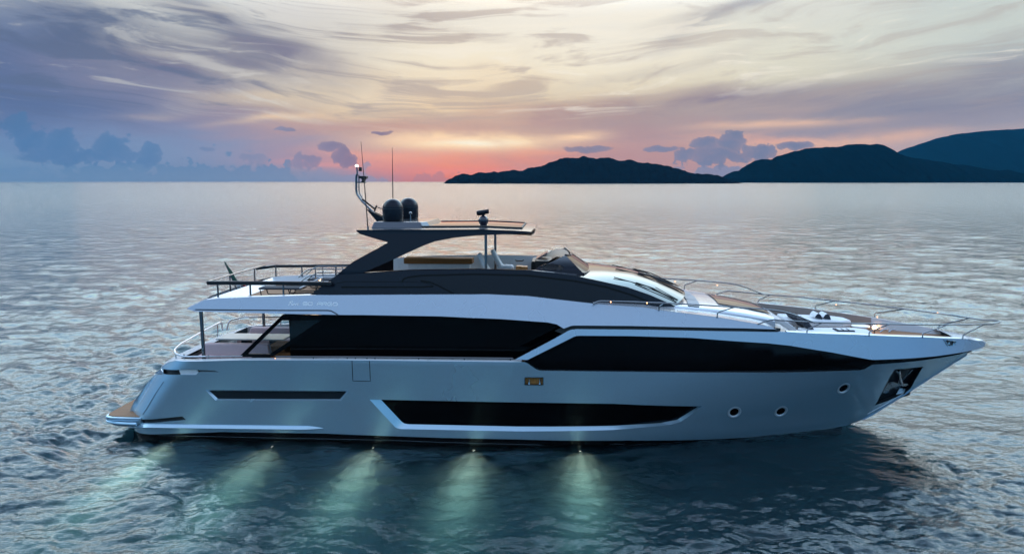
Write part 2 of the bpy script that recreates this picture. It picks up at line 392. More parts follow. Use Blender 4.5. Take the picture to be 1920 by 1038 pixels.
def water_mat():
    m, T, b, out = new_mat('sea water')
    at = T.new('ShaderNodeAttribute', attribute_name='far'); far = S(T, at.outputs['Fac'])
    b.inputs['Base Color'].default_value = (1, 1, 1, 1)
    b.inputs['Transmission Weight'].default_value = 1.0
    b.inputs['IOR'].default_value = 1.36
    T.put(b.inputs['Roughness'], T.lmap(far, 0.1, 1.0, 0.0, 0.19))
    tc = T.new('ShaderNodeTexCoord')
    mp = T.new('ShaderNodeMapping'); T.nt.links.new(tc.outputs['Object'], mp.inputs[0])
    mp.inputs['Rotation'].default_value = (0, 0, 0.2); mp.inputs['Scale'].default_value = (0.62, 1.0, 1.0)
    v = S(T, mp.outputs[0])
    h1 = T.noise(v, 3.2, 4.0, 0.55, dim='3D')
    h2 = T.noise(v, 0.55, 3.0, 0.5, dim='3D')
    hh = h1 * 0.055 + h2 * T.lmap(far, 0.15, 0.75, 0.0, 0.52)
    bp = T.new('ShaderNodeBump'); bp.inputs['Strength'].default_value = 1.0; bp.inputs['Distance'].default_value = 1.0
    T.put(bp.inputs['Height'], hh)
    T.nt.links.new(bp.outputs[0], b.inputs['Normal'])
    vs = T.new('ShaderNodeVolumeScatter'); vs.inputs['Color'].default_value = (0.30, 0.74, 0.88, 1); vs.inputs['Density'].default_value = 0.16; vs.inputs['Anisotropy'].default_value = 0.3
    va = T.new('ShaderNodeVolumeAbsorption'); va.inputs['Color'].default_value = (0.46, 0.72, 0.79, 1); va.inputs['Density'].default_value = 0.70
    ad = T.new('ShaderNodeAddShader'); T.nt.links.new(vs.outputs[0], ad.inputs[0]); T.nt.links.new(va.outputs[0], ad.inputs[1])
    T.nt.links.new(ad.outputs[0], out.inputs['Volume'])
    return m
build_water()

# ------------------------------------------------------------------ islands and hills on the horizon
def hill_mat(name, c1, c2, scale):  # blue in the base colours stands for part of the distance haze
    m, T, b, out = new_mat(name)
    tc = T.new('ShaderNodeTexCoord')
    n = T.noise(S(T, tc.outputs['Object']), scale, 8.0, 0.62, dim='3D')
    T.put(b.inputs['Base Color'], T.mix(T.ss(n, 0.35, 0.65), c1 + (1,), c2 + (1,)))
    b.inputs['Roughness'].default_value = 0.95
    b.inputs['Specular IOR Level'].default_value = 0.0
    return m
def ridge(name, dist, prof, depth, mat, rough, seed):
    """land form: a ridge line given as (photo x, photo y) seen from the drone, built at its own distance with real depth"""
    xs = [(p[0] - 960) / FPX * dist / (math.cos(PITCH)) for p in prof]
    hs = [max(0.0, (340 - p[1]) / FPX * dist + (CAM_H if p[1] < 339 else 0)) for p in prof]
    n, k = 420, 46
    X = np.linspace(xs[0], xs[-1], n); Hh = np.interp(X, xs, hs)
    ker = np.hanning(9); ker /= ker.sum(); Hs = np.convolve(np.pad(Hh, 4, mode='edge'), ker, mode='valid')
    verts = []; rng = random.Random(seed)
    for j in range(k):
        t = j / (k - 1) * 2 - 1                         # -1 shore towards us ... 1 far shore
        for i in range(n):
            s = max(0.0, 1 - abs(t) ** 1.5)
            p = Vector((X[i] / dist * 55 + seed, t * 2.2, seed))
            f = noise.fractal(p, 0.9, 2.1, 7)
            g = noise.fractal(p * 0.35 + Vector((9, 0, 0)), 1.0, 2.0, 4)
            h = Hs[i] * (s * (1 + 0.22 * g * (1 - s)) ) + rough * f * min(1.0, Hs[i] / 12) * (0.35 + .65 * (abs(t) < .9))
            w = depth * (0.35 + 0.65 * min(1, Hs[i] / max(hs)))
            verts.append((X[i], dist + t * w + g * depth * .06, h - 0.8 if 0 < j < k - 1 else -3))
    faces = [(j * n + i, j * n + i + 1, (j + 1) * n + i + 1, (j + 1) * n + i) for j in range(k - 1) for i in range(n - 1)]
    o = mesh_obj(name, verts, faces, mat, smooth=False); o['kind'] = 'structure'
    return o
ridge('island_hill', 3000, [(836, 341), (845, 335), (860, 328), (872, 326), (884, 329), (896, 325), (912, 323), (935, 323), (960, 320), (985, 318), (1010, 313), (1035, 303), (1058, 297), (1092, 294), (1120, 297), (1160, 299), (1185, 302), (1205, 307), (1235, 309), (1262, 316), (1285, 322), (1310, 327), (1330, 327), (1352, 333), (1375, 339), (1392, 342)],
      260, hill_mat('island scrub in haze blue', (0.0040, 0.0075, 0.0115), (0.0055, 0.0098, 0.0150), 0.03), 8.5, 2.0)
ridge('headland_hill', 5200, [(1335, 341), (1352, 330), (1368, 322), (1385, 322), (1396, 310), (1406, 302), (1420, 299), (1440, 300), (1452, 292), (1475, 285), (1500, 280), (1530, 277), (1570, 276), (1588, 272), (1604, 271), (1615, 273), (1628, 270), (1640, 277), (1655, 285), (1668, 289), (1685, 296), (1720, 300), (1800, 312), (1880, 322), (1960, 330), (2060, 338), (2140, 342)],
      700, hill_mat('headland scrub in haze blue', (0.0016, 0.0036, 0.0058), (0.0021, 0.0044, 0.0070), 0.02), 11.0, 5.0)
ridge('mountain_hill', 9000, [(1560, 341), (1600, 322), (1640, 300), (1668, 290), (1700, 276), (1740, 262), (1775, 253), (1820, 248), (1870, 245), (1920, 241), (1980, 238), (2060, 246), (2150, 262), (2260, 280), (2420, 310), (2560, 341)],
      1800, hill_mat('mountain forest in haze blue', (0.0015, 0.005, 0.008), (0.002, 0.006, 0.010), 0.01), 9.0, 11.0)

# ------------------------------------------------------------------ the air: thin blue haze round everything
def build_haze():
    R, lo, top = 13500.0, -DEPTH - 1.0, 700.0
    V = [(sx * R, sy * R, z) for z in (lo, top) for sx, sy in ((-1, -1), (1, -1), (1, 1), (-1, 1))]
    m = bpy.data.materials.new('haze'); m.use_nodes = True; nt = m.node_tree; nt.nodes.clear()
    o = nt.nodes.new('ShaderNodeOutputMaterial'); v = nt.nodes.new('ShaderNodeVolumePrincipled')
    v.inputs['Color'].default_value = (0.06, 0.52, 0.95, 1); v.inputs['Density'].default_value = HAZE; v.inputs['Anisotropy'].default_value = 0.0
    nt.links.new(v.outputs[0], o.inputs['Volume'])
    h = mesh_obj('haze', V, [(3, 2, 1, 0), (4, 5, 6, 7), (0, 1, 5, 4), (1, 2, 6, 5), (2, 3, 7, 6), (3, 0, 4, 7)], m, smooth=False)
    h['kind'] = 'stuff'
HAZE = 1.2e-5
build_haze()

# ------------------------------------------------------------------ materials of the yacht
def simple(name, col, rough=0.5, metal=0.0, spec=0.5, coat=0.0, vary=0.0, vscale=3.0):
    m, T, b, out = new_mat(name)
    b.inputs['Base Color'].default_value = tuple(col) + (1,)
    b.inputs['Roughness'].default_value = rough; b.inputs['Metallic'].default_value = metal
    b.inputs['Specular IOR Level'].default_value = spec; b.inputs['Coat Weight'].default_value = coat
    b.inputs['Coat Roughness'].default_value = 0.04
    if vary:
        tc = T.new('ShaderNodeTexCoord')
        n = T.noise(S(T, tc.outputs['Object']), vscale, 6.0, 0.6, dim='3D')
        T.put(b.inputs['Base Color'], T.mix(T.ss(n, .3, .7), tuple(c * (1 - vary) for c in col) + (1,), tuple(c * (1 + vary) for c in col) + (1,)))
        T.put(b.inputs['Roughness'], T.lmap(n, 0.3, 0.7, rough * .85, min(1, rough * 1.15)))
    return m
def paint_mat(name, col, metal, rough, coat=0.25):
    m, T, b, out = new_mat(name)
    tc = T.new('ShaderNodeTexCoord')
    fl = T.noise(S(T, tc.outputs['Object']), 60.0, 2.0, 0.7, dim='3D')
    big = T.noise(S(T, tc.outputs['Object']), 0.5, 3.0, 0.5, dim='3D')
    T.put(b.inputs['Base Color'], T.mix(T.ss(fl, .3, .7), tuple(c * .93 for c in col) + (1,), tuple(c * 1.07 for c in col) + (1,)))
    b.inputs['Metallic'].default_value = metal
    T.put(b.inputs['Roughness'], T.lmap(big, 0.3, 0.7, rough * .85, rough * 1.15))
    b.inputs['Coat Weight'].default_value = coat; b.inputs['Specular IOR Level'].default_value = 0.5 if coat else 0.28; b.inputs['Coat Roughness'].default_value = 0.05
    return m
def teak_mat(name, c1, c2, plank=0.055, axis=1):
    m, T, b, out = new_mat(name)
    tc = T.new('ShaderNodeTexCoord'); sp = T.new('ShaderNodeSeparateXYZ'); T.nt.links.new(tc.outputs['Object'], sp.inputs[0])
    y = S(T, sp.outputs[axis]); f = T.m('FRACT', y / plank)
    gr = T.new('ShaderNodeMapping'); T.nt.links.new(tc.outputs['Object'], gr.inputs[0])
    gr.inputs['Scale'].default_value = (1.5, 30, 30) if axis == 1 else (30, 1.5, 30)
    n = T.noise(S(T, gr.outputs[0]), 1.0, 5.0, 0.6, dim='3D')
    wn = T.new('ShaderNodeTexWhiteNoise', noise_dimensions='1D'); T.put(wn.inputs['W'], T.m('FLOOR', y / plank))
    c = T.mix(n * .7 + S(T, wn.outputs[0]) * .4, c1 + (1,), c2 + (1,))
    c = T.mix(T.ss(T.m('ABSOLUTE', f - .5), .44, .47), c, (0.02, 0.018, 0.015, 1))
    T.put(b.inputs['Base Color'], c); b.inputs['Roughness'].default_value = 0.7; b.inputs['Specular IOR Level'].default_value = 0.12
    return m
def clear_mat(name, tint, fac=0.0):
    m, T, b, out = new_mat(name)
    T.nt.nodes.remove(b)
    tr = T.new('ShaderNodeBsdfTransparent'); tr.inputs[0].default_value = tint + (1,)
    gl = T.new('ShaderNodeBsdfGlossy'); gl.inputs['Roughness'].default_value = 0.02
    fr = T.new('ShaderNodeFresnel'); fr.inputs[0].default_value = 1.5
    mx = T.new('ShaderNodeMixShader'); T.put(mx.inputs[0], S(T, fr.outputs[0]) * .9 + fac)
    T.nt.links.new(tr.outputs[0], mx.inputs[1]); T.nt.links.new(gl.outputs[0], mx.inputs[2]); T.nt.links.new(mx.outputs[0], out.inputs[0])
    return m
def glow_mat(name, col, k):
    m, T, b, out = new_mat(name)
    b.inputs['Base Color'].default_value = (.8, .8, .8, 1)
    b.inputs['Emission Color'].default_value = tuple(col) + (1,); b.inputs['Emission Strength'].default_value = k
    return m
M = dict(
    paint=paint_mat('silver blue metallic paint', (0.45, 0.62, 0.73), 0.60, 0.24),
    paintu=paint_mat('silver paint copy with light in colour', (0.44, 0.505, 0.60), 0.60, 0.26),  # hull paint copy, with the light on tilted sides put into its colour
    char=paint_mat('charcoal metallic paint', (0.013, 0.016, 0.024), 0.4, 0.26, 0.0),
    pane=simple('black glass', (0.002, 0.002, 0.003), 0.04, 0, 0.16),
    wind=simple('tinted windscreen glass', (0.02, 0.02, 0.022), 0.03, 0, 0.9),
    silver=paint_mat('pewter roof paint', (0.10, 0.105, 0.12), 0.5, 0.2),
    rimpaint=simple('pale porthole rim', (0.52, 0.57, 0.62), 0.3, 0.2),
    boot=simple('black antifouling', (0.004, 0.004, 0.005), 0.22, 0, 0.35),
    chrome=simple('polished steel', (0.48, 0.49, 0.51), 0.14, 1.0),
    steel=simple('brushed steel tube', (0.20, 0.21, 0.225), 0.25, 1.0),
    white=simple('white gelcoat', (0.74, 0.75, 0.77), 0.3, 0, 0.5, 0.3, 0.02),
    pewter=simple('pale silver deckhouse paint', (0.46, 0.46, 0.49), 0.22, 0.25, 0.5, 0.5, 0.03),
    letter=simple('white lettering', (0.95, 0.95, 0.95), 0.5, 0, 0.3),
    grey=simple('grey deck coating', (0.30, 0.31, 0.33), 0.55, 0, 0.4, 0, 0.08, 8),
    black=simple('black rubber', (0.010, 0.010, 0.011), 0.45, 0, 0.4),
    blacklac=simple('black lacquered handrail', (0.008, 0.008, 0.010), 0.25, 0, 0.4, 0.3),
    teak=teak_mat('teak planks', (0.20, 0.105, 0.055), (0.30, 0.165, 0.085)),
    teakx=teak_mat('weathered teak planks', (0.26, 0.140, 0.080), (0.36, 0.200, 0.115)),
    wood=teak_mat('varnished walnut', (0.20, 0.085, 0.030), (0.33, 0.15, 0.055), 0.6),
    mauve=simple('mauve upholstery', (0.66, 0.47, 0.48), 0.85, 0, 0.2, 0, 0.06, 40),
    cloth=simple('white upholstery', (0.66, 0.67, 0.70), 0.8, 0, 0.25, 0, 0.04, 30),
    dark=simple('slate cushion fabric', (0.035, 0.042, 0.055), 0.85, 0, 0.2, 0, 0.1, 30),
    navy=simple('slate blue deck stripe', (0.10, 0.14, 0.21), 0.4),
    beige=simple('taupe bulwark lining', (0.26, 0.215, 0.195), 0.6, 0, 0.3, 0, 0.05, 6),
    slate=simple('dark slate louvre', (0.012, 0.016, 0.022), 0.4, 0, 0.4),
    clear=clear_mat('clear glass', (0.80, 0.84, 0.86)),
    smoke=clear_mat('smoked glass', (0.42, 0.40, 0.41), .03),
    amber=simple('varnished wood with painted amber light', (0.52, 0.20, 0.04), 0.3, 0, 0.5, 0.3, 0.15, 12),  # base colour raised to make the wood look lit
    lampw=glow_mat('warm lamp', (1.0, 0.55, 0.22), 14.0),
    lampc=glow_mat('white green lamp', (0.95, 1.0, 0.75), 1.2),
    lampo=glow_mat('small amber lamp', (1.0, 0.42, 0.12), 5.0),
    lampm=glow_mat('mast lamp', (1.0, 0.85, 0.6), 6.0),
)

# ------------------------------------------------------------------ yacht frame: x forward, y to port, z up; sizes read off the photo on the yacht's own planes
cB, sB = math.cos(BOAT_ROT), math.sin(BOAT_ROT)
BM = Matrix.Translation((BOAT_X, BOAT_Y, 0)) @ Matrix.Rotation(BOAT_ROT, 4, 'Z')
EYE = BM.inverted() @ Vector((0, 0, CAM_H))
def sight(px, py):
    cx = (px - 960) / FPX; cy = (519 - py) / FPX
    s, c = math.sin(PITCH), math.cos(PITCH)
    d = Vector((cx, c + cy * s, -s + cy * c))
    return Matrix.Rotation(-BOAT_ROT, 3, 'Z') @ d
def on_y(px, py, y):
    d = sight(px, py); t = (y - EYE.y) / d.y; p = EYE + d * t
    return (p.x, y, p.z)
def on_z(px, py, z):
    d = sight(px, py); t = (z - EYE.z) / d.z; p = EYE + d * t
    return (p.x, p.y, z)
def on_s(px, py, fn):
    """(x, z) where the sight line meets the starboard surface y = -fn(x, z)"""
    y = -2.8
    for _ in range(14):
        p = on_y(px, py, y); y = 0.5 * y + 0.5 * -fn(p[0], p[2])
    p = on_y(px, py, y)
    return (p[0], p[2])
def pts(fn, lst): return [on_s(a, b, fn) for a, b in lst]

STEM = ([-2.0, -0.4, 0.0, 0.35, 1.06, 2.17, 2.77, 4.0], [8.2, 9.75, 10.25, 10.85, 11.86, 13.39, 14.28, 15.2])
def stem(z): return float(np.interp(z, *STEM))
def aft(z): return float(np.interp(z, [0.2, 0.78, 2.33, 2.9], [-13.3, -13.15, -12.0, -11.5]))
def hb(x, z):
    """hull half breadth"""
    f = min(max(z / 2.7, -.4), 1.25)
    B = 2.86 + 0.40 * min(f, 1.0); Le = 12.0 - 2.2 * f; p = 2.0 + 0.3 * f
    u = min(max((stem(z) - x) / Le, 0.0), 1.0)
    b = B * (1 - (1 - u) ** p)
    if x < -5: b *= 1 - 0.05 * ((-x - 5) / 8) ** 2
    t = min(max((aft(z) + 1.0 - x) / 1.0, 0.0), 1.3)
    return b - 0.42 * t ** 2.4
def zlow(x): return float(np.interp(x, [-2, 0.9, 5.5, 8.2, 10, 12, 14.3], [3.3, 3.42, 3.30, 2.95, 2.72, 2.70, 2.72]))
def hbB(x, z=3.2):
    """half breadth of the bow bulwark, leaning in a little"""
    u = min(max((14.36 - x) / 9.9, 0.0), 1.0)
    b = 3.27 * (1 - (1 - u) ** 2.3)
    return max(b - 0.20 * (z - zlow(x)) * min(1, b), 0.0)
def hbU(x, z):
    """upper deck band"""
    u = min(max((14.36 - x) / 9.9, 0.0), 1.0)
    b = 3.24 * (1 - (1 - u) ** 2.3)
    zb = float(np.interp(x, [-12, -6, 0, 3, 7], [4.05, 4.08, 3.85, 3.72, 3.62]))
    return b - 0.34 * (z - zb) - (0.03 if x > -2 else 0.16 * min(1, (-x - 2) / 5))
def hbS(x, z):
    """dark flybridge side"""
    return 2.66 - 0.24 * (z - 4.5) - 0.033 * max(x, 0.0) ** 2
def hbW(x, z): return 2.42 - 0.03 * max(x, 0) ** 2
def off(fn, d): return lambda x, z: fn(x, z) + d

class MB:
    """collects shapes, links them as ONE mesh object"""
    def __init__(s): s.v, s.f, s.n = [], [], {}
    def add(s, V, F, N=None):
        o = len(s.v); s.v += [tuple(p) for p in V]; s.f += [tuple(i + o for i in f) for f in F]
        if N is not None:
            for i, q in enumerate(N): s.n[o + i] = q
        return s
    def mirror(s, V, F, N=None):
        return s.add([(p[0], -p[1], p[2]) for p in V], [tuple(reversed(f)) for f in F], None if N is None else [(q[0], -q[1], q[2]) for q in N])
    def box(s, x0, x1, y0, y1, z0, z1):
        return s.add([(x0, y0, z0), (x1, y0, z0), (x1, y1, z0), (x0, y1, z0), (x0, y0, z1), (x1, y0, z1), (x1, y1, z1), (x0, y1, z1)],
                     [(3, 2, 1, 0), (4, 5, 6, 7), (0, 1, 5, 4), (1, 2, 6, 5), (2, 3, 7, 6), (3, 0, 4, 7)])
    def tube(s, P, r, seg=8, cap=True):
        P = [Vector(p) for p in P]; R = r if isinstance(r, (list, tuple)) else [r] * len(P)
        t0 = (P[1] - P[0]).normalized(); ref = Vector((0, 0, 1)) if abs(t0.z) < .9 else Vector((0, 1, 0))
        nrm = (ref - t0 * ref.dot(t0)).normalized(); V, F = [], []
        for i, p in enumerate(P):
            t = (P[min(i + 1, len(P) - 1)] - P[max(i - 1, 0)]).normalized()
            nrm = (nrm - t * nrm.dot(t)).normalized(); bn = t.cross(nrm)
            for k in range(seg):
                a = 2 * math.pi * k / seg; V.append(p + (nrm * math.cos(a) + bn * math.sin(a)) * R[i])
        for i in range(len(P) - 1):
            for k in range(seg): F.append((i * seg + k, i * seg + (k + 1) % seg, (i + 1) * seg + (k + 1) % seg, (i + 1) * seg + k))
        if cap: F += [tuple(reversed(range(seg))), tuple((len(P) - 1) * seg + k for k in range(seg))]
        return s.add(V, F)
    def lathe(s, c, prof, seg=28):
        """prof: (radius, height) list, axis up"""
        V = [(c[0] + r * math.cos(2 * math.pi * k / seg), c[1] + r * math.sin(2 * math.pi * k / seg), c[2] + h) for r, h in prof for k in range(seg)]
        F = [(i * seg + k, i * seg + (k + 1) % seg, (i + 1) * seg + (k + 1) % seg, (i + 1) * seg + k) for i in range(len(prof) - 1) for k in range(seg)]
        F += [tuple(reversed(range(seg))), tuple((len(prof) - 1) * seg + k for k in range(seg))]
        return s.add(V, F)
    def prism(s, P, d):
        """closed polygon of 3D points swept by vector d"""
        n = len(P); d = Vector(d); V = [Vector(p) for p in P] + [Vector(p) + d for p in P]
        return s.add(V, [tuple(range(n)), tuple(reversed(range(n, 2 * n)))] + [(i, n + i, n + (i + 1) % n, (i + 1) % n) for i in range(n)])
    def strip(s, A, Bv, closed=False):
        n = len(A); V = list(A) + list(Bv)
        return s.add(V, [(i, (i + 1) % n, n + (i + 1) % n, n + i) for i in range(n if closed else n - 1)])
    def build(s, name, mat, parent=None, smooth=True, bevel=0.0, angle=35, label=None, recalc=True):
        org = Vector(parent['_o']) if parent is not None and '_o' in parent else Vector((0, 0, 0))
        me = bpy.data.meshes.new(name)
        me.from_pydata([tuple(Vector(p) - org) for p in s.v], [], s.f); me.update()
        if recalc and not s.n:
            bm = bmesh.new(); bm.from_mesh(me); bmesh.ops.remove_doubles(bm, verts=bm.verts, dist=1e-5); bmesh.ops.recalc_face_normals(bm, faces=bm.faces); bm.to_mesh(me); bm.free()
        me.materials.append(M[mat] if isinstance(mat, str) else mat)
        if smooth:
            me.polygons.foreach_set('use_smooth', [True] * len(me.polygons))
            if s.n:
                nn = [(0, 0, 0)] * len(me.vertices)
                cn = [s.n.get(i) for i in range(len(me.vertices))]
                me.normals_split_custom_set_from_vertices([c if c is not None else tuple(me.vertices[i].normal) for i, c in enumerate(cn)])
            else:
                me.set_sharp_from_angle(angle=math.radians(angle))
        o = bpy.data.objects.new(name, me); link(o, parent)
        o['_o'] = tuple(org)
        if bevel:
            b = o.modifiers.new('bevel', 'BEVEL'); b.width = bevel; b.segments = 2; b.limit_method = 'ANGLE'; b.angle_limit = math.radians(40); b.harden_normals = False
        if label: o['label'] = label
        return o
def build2(mb, name, mat, parent, **kw):
    """the starboard and the port piece as two objects"""
    out = []
    for sg in (-1, 1):
        m2 = MB(); mp = {}
        for f in mb.f:
            if sum(mb.v[i][1] for i in f) * sg < 0: continue
            for i in f:
                if i not in mp:
                    mp[i] = len(m2.v); m2.v.append(mb.v[i])
                    if i in mb.n: m2.n[mp[i]] = mb.n[i]
            m2.f.append(tuple(mp[i] for i in f))
        if m2.f: out.append(m2.build(name, mat, parent, **kw))
    return out[0]
def thing(name, label, cat, org, group=None):
    o = bpy.data.objects.new(name, None); link(o)
    o.matrix_world = BM @ Matrix.Translation(org); o['_o'] = tuple(org); o.empty_display_size = .3
    return put_prop(o, label, cat, group)

def densify(P, step):
    out = []
    for i, a in enumerate(P):
        b = P[(i + 1) % len(P)]; n = max(1, int(math.hypot(b[0] - a[0], b[1] - a[1]) / step))
        out += [(a[0] + (b[0] - a[0]) * k / n, a[1] + (b[1] - a[1]) * k / n) for k in range(n)]
    return out
def inside(P, x, y):
    r = False; n = len(P); j = n - 1
    for i in range(n):
        if (P[i][1] > y) != (P[j][1] > y) and x < (P[j][0] - P[i][0]) * (y - P[i][1]) / (P[j][1] - P[i][1]) + P[i][0]: r = not r
        j = i
    return r
def normal_of(fn, x, z, sgn=-1):
    e = 0.02
    dx = (fn(x + e, z) - fn(x - e, z)) / (2 * e); dz = (fn(x, z + e) - fn(x, z - e)) / (2 * e)
    return tuple(Vector((-dx, -1, -dz)).normalized())
def skin(fn, outline, holes=(), step=0.22, edge=0.05):
    """curved panel over the (x, z) outline: triangles, normals and a thin return around every edge"""
    loops = [densify(outline, step)] + [densify(h, min(step, .12)) for h in holes]
    V2, E2 = [], []
    for L in loops:
        o = len(V2); V2 += [Vector(p) for p in L]; E2 += [(o + i, o + (i + 1) % len(L)) for i in range(len(L))]
    xs = [p[0] for p in loops[0]]; zs = [p[1] for p in loops[0]]
    nx = int((max(xs) - min(xs)) / step); nz = max(2, int((max(zs) - min(zs)) / step))
    for i in range(nx + 1):
        for j in range(nz + 1):
            x = min(xs) + (i + .5 * (j % 2)) * step; z = min(zs) + j * step
            if inside(loops[0], x, z) and not any(inside(h, x, z) for h in loops[1:]): V2.append(Vector((x, z)))
    rv, re, rf, *_ = delaunay_2d_cdt(V2, E2, [], 0, 1e-4)
    F = []
    for f in rf:
        c = (rv[f[0]] + rv[f[1]] + rv[f[2]]) / 3
        if inside(loops[0], c.x, c.y) and not any(inside(h, c.x, c.y) for h in loops[1:]): F.append(tuple(f))
    V = [(p.x, -fn(p.x, p.y), p.y) for p in rv]; N = [normal_of(fn, p.x, p.y) for p in rv]
    # returns
    RV, RF, RN = [], [], []
    if edge:
        for L in loops:
            o = len(RV); n = len(L)
            for p in L:
                y = -fn(p[0], p[1]); RV += [(p[0], y, p[1]), (p[0], y + edge, p[1])]
            for i in range(n):
                a, b = o + 2 * i, o + 2 * ((i + 1) % n); RF.append((a, b, b + 1, a + 1))
    return V, F, N, RV, RF
def flat_normals(V, F):
    VV, FF, NN = [], [], []
    for f in F:
        p = [Vector(V[i]) for i in f]; n = (p[1] - p[0]).cross(p[2] - p[0])
        n = tuple(n.normalized()) if n.length > 1e-12 else (0, -1, 0)
        FF.append(tuple(range(len(VV), len(VV) + len(f)))); VV += [tuple(q) for q in p]; NN += [n] * len(f)
    return VV, FF, NN
def add_skin(mb, fn, outline, holes=(), step=0.22, edge=0.05, both=False, port_holes=False):
    V, F, N, RV, RF = skin(fn, outline, holes, step, edge)
    fix = [f if (Vector(V[f[1]]) - Vector(V[f[0]])).cross(Vector(V[f[2]]) - Vector(V[f[0]])).y < 0 else tuple(reversed(f)) for f in F]
    mb.add(V, fix, N)
    if RV: mb.add(*flat_normals(RV, RF))
    if both:
        if holes and not port_holes: V, F, N, RV, RF = skin(fn, outline, (), step, edge); fix = [f if (Vector(V[f[1]]) - Vector(V[f[0]])).cross(Vector(V[f[2]]) - Vector(V[f[0]])).y < 0 else tuple(reversed(f)) for f in F]
        mb.mirror(V, fix, N)
        if RV:
            a, b, c = flat_normals(RV, RF); mb.mirror(a, b, c)
    return mb
def rim(mb, fn, outer, inner, d0, d1, step=0.15):
    """bevelled recess edge between two outlines with the same corner count"""
    A, Bv = [], []
    n = len(outer)
    for i in range(n):
        a, b = outer[i], outer[(i + 1) % n]; c, d = inner[i], inner[(i + 1) % n]
        k = max(1, int(math.hypot(b[0] - a[0], b[1] - a[1]) / step))
        for q in range(k):
            t = q / k
            p = (a[0] + (b[0] - a[0]) * t, a[1] + (b[1] - a[1]) * t); r = (c[0] + (d[0] - c[0]) * t, c[1] + (d[1] - c[1]) * t)
            A.append((p[0], -fn(*p) + d0, p[1])); Bv.append((r[0], -fn(*r) + d1, r[1]))
    mb.strip(A, Bv, True); return mb
def ribbon(mb, fn, line, w, proud=0.006, step=0.12):
    """thin raised or inlaid line along a surface"""
    P = []
    for i in range(len(line) - 1):
        a, b = line[i], line[i + 1]; k = max(1, int(math.hypot(b[0] - a[0], b[1] - a[1]) / step))
        P += [(a[0] + (b[0] - a[0]) * q / k, a[1] + (b[1] - a[1]) * q / k) for q in range(k)]
    P.append(line[-1]); A, Bv = [], []
    for i, p in enumerate(P):
        q0, q1 = P[max(i - 1, 0)], P[min(i + 1, len(P) - 1)]
        t = Vector((q1[0] - q0[0], q1[1] - q0[1])).normalized(); n = Vector((-t.y, t.x)) * (w / 2)
        A.append((p[0] + n.x, -fn(p[0] + n.x, p[1] + n.y) - proud, p[1] + n.y)); Bv.append((p[0] - n.x, -fn(p[0] - n.x, p[1] - n.y) - proud, p[1] - n.y))
    o = [(a[0], a[1] + proud + .004, a[2]) for a in A]; u = [(a[0], a[1] + proud + .004, a[2]) for a in Bv]
    mb.strip(A, Bv); mb.strip(o, A); mb.strip(Bv, u); return mb
def crowned(mb, E, bulge=0.0, crown=0.0, n=14, pw=2.0, thick=0.0):
    """sheet from a starboard edge line E to its mirror, bulging forward and crowned up amidships"""
    k = len(E); bl = bulge if isinstance(bulge, (list, tuple)) else [bulge] * k; cr = crown if isinstance(crown, (list, tuple)) else [crown] * k
    V = []
    for i, (x, y, z) in enumerate(E):
        for j in range(n + 1):
            t = -1 + 2 * j / n; q = 1 - abs(t) ** pw
            V.append((x + bl[i] * q, -abs(y) * -t, z + cr[i] * q))
    F = [(i * (n + 1) + j, (i + 1) * (n + 1) + j, (i + 1) * (n + 1) + j + 1, i * (n + 1) + j + 1) for i in range(k - 1) for j in range(n)]
    if thick:
        m = len(V); V += [(p[0], p[1], p[2] - thick) for p in V]; F2 = [tuple(reversed([q + m for q in f])) for f in F]
        rimi = [j for j in range(n + 1)] + [i * (n + 1) + n for i in range(1, k)] + [(k - 1) * (n + 1) + j for j in range(n - 1, -1, -1)] + [i * (n + 1) for i in range(k - 2, 0, -1)]
        F = F + F2 + [(rimi[i], rimi[(i + 1) % len(rimi)], rimi[(i + 1) % len(rimi)] + m, rimi[i] + m) for i in range(len(rimi))]
    return mb.add(V, F)
def soft(P, r=0.15, n=4):
    """round the corners of an open polyline"""
    P = [Vector(p) for p in P]; out = [P[0]]
    for i in range(1, len(P) - 1):
        a, b, c = P[i - 1], P[i], P[i + 1]
        d0, d1 = min(r, (a - b).length * .45), min(r, (c - b).length * .45)
        p0, p1 = b + (a - b).normalized() * d0, b + (c - b).normalized() * d1
        for k in range(n + 1):
            t = k / n; out.append(p0 * (1 - t) ** 2 + b * 2 * t * (1 - t) + p1 * t * t)
    return out + [P[-1]]

# ------------------------------------------------------------------ the motor yacht
Y = thing('motor_yacht', 'long silver blue motor yacht with black windows and glowing underwater lamps', 'yacht', (0, 0, 0))

# ---- hull side with its cut-outs
stemline = [(stem(z) - .002, z) for z in (2.42, 2.17, 1.8, 1.45, 1.06, .7, .35, .2)]
topA = [(301.5, 689.5), (308, 683.5), (316, 679), (330, 675.6), (457.5, 674.8), (631, 674.3), (824.5, 676.5), (966, 678), (983.5, 678.5), (991, 682), (1003.7, 691), (1009, 693.3), (1016, 694.6), (1180, 696.7), (1381, 698), (1554.6, 695.8), (1614, 693.8), (1622, 691.5), (1635.5, 683.7), (1640, 683), (1728, 675.6), (1790, 666.4), (1816, 660)]
botA = [(1583.5, 799), (1525.7, 808.6), (1439, 817.2), (1323.4, 823.6), (1180, 825), (969, 823), (824.5, 820), (680, 815), (608, 812), (420, 809), (249, 804)]
aftA = [(243.6, 778), (243.2, 771), (245.5, 764), (252, 750.8), (272.5, 722), (290, 701.7)]
A_top, A_bot, A_aft = pts(hb, topA), pts(hb, botA), pts(hb, aftA)
hullA = A_top + stemline + A_bot + A_aft
slot_o = pts(hb, [(385.3, 730.6), (654, 732.6), (639.7, 750.8), (404, 750.2)]); slot_i = pts(hb, [(391, 733.2), (648, 735), (636.5, 748.6), (407, 748)])
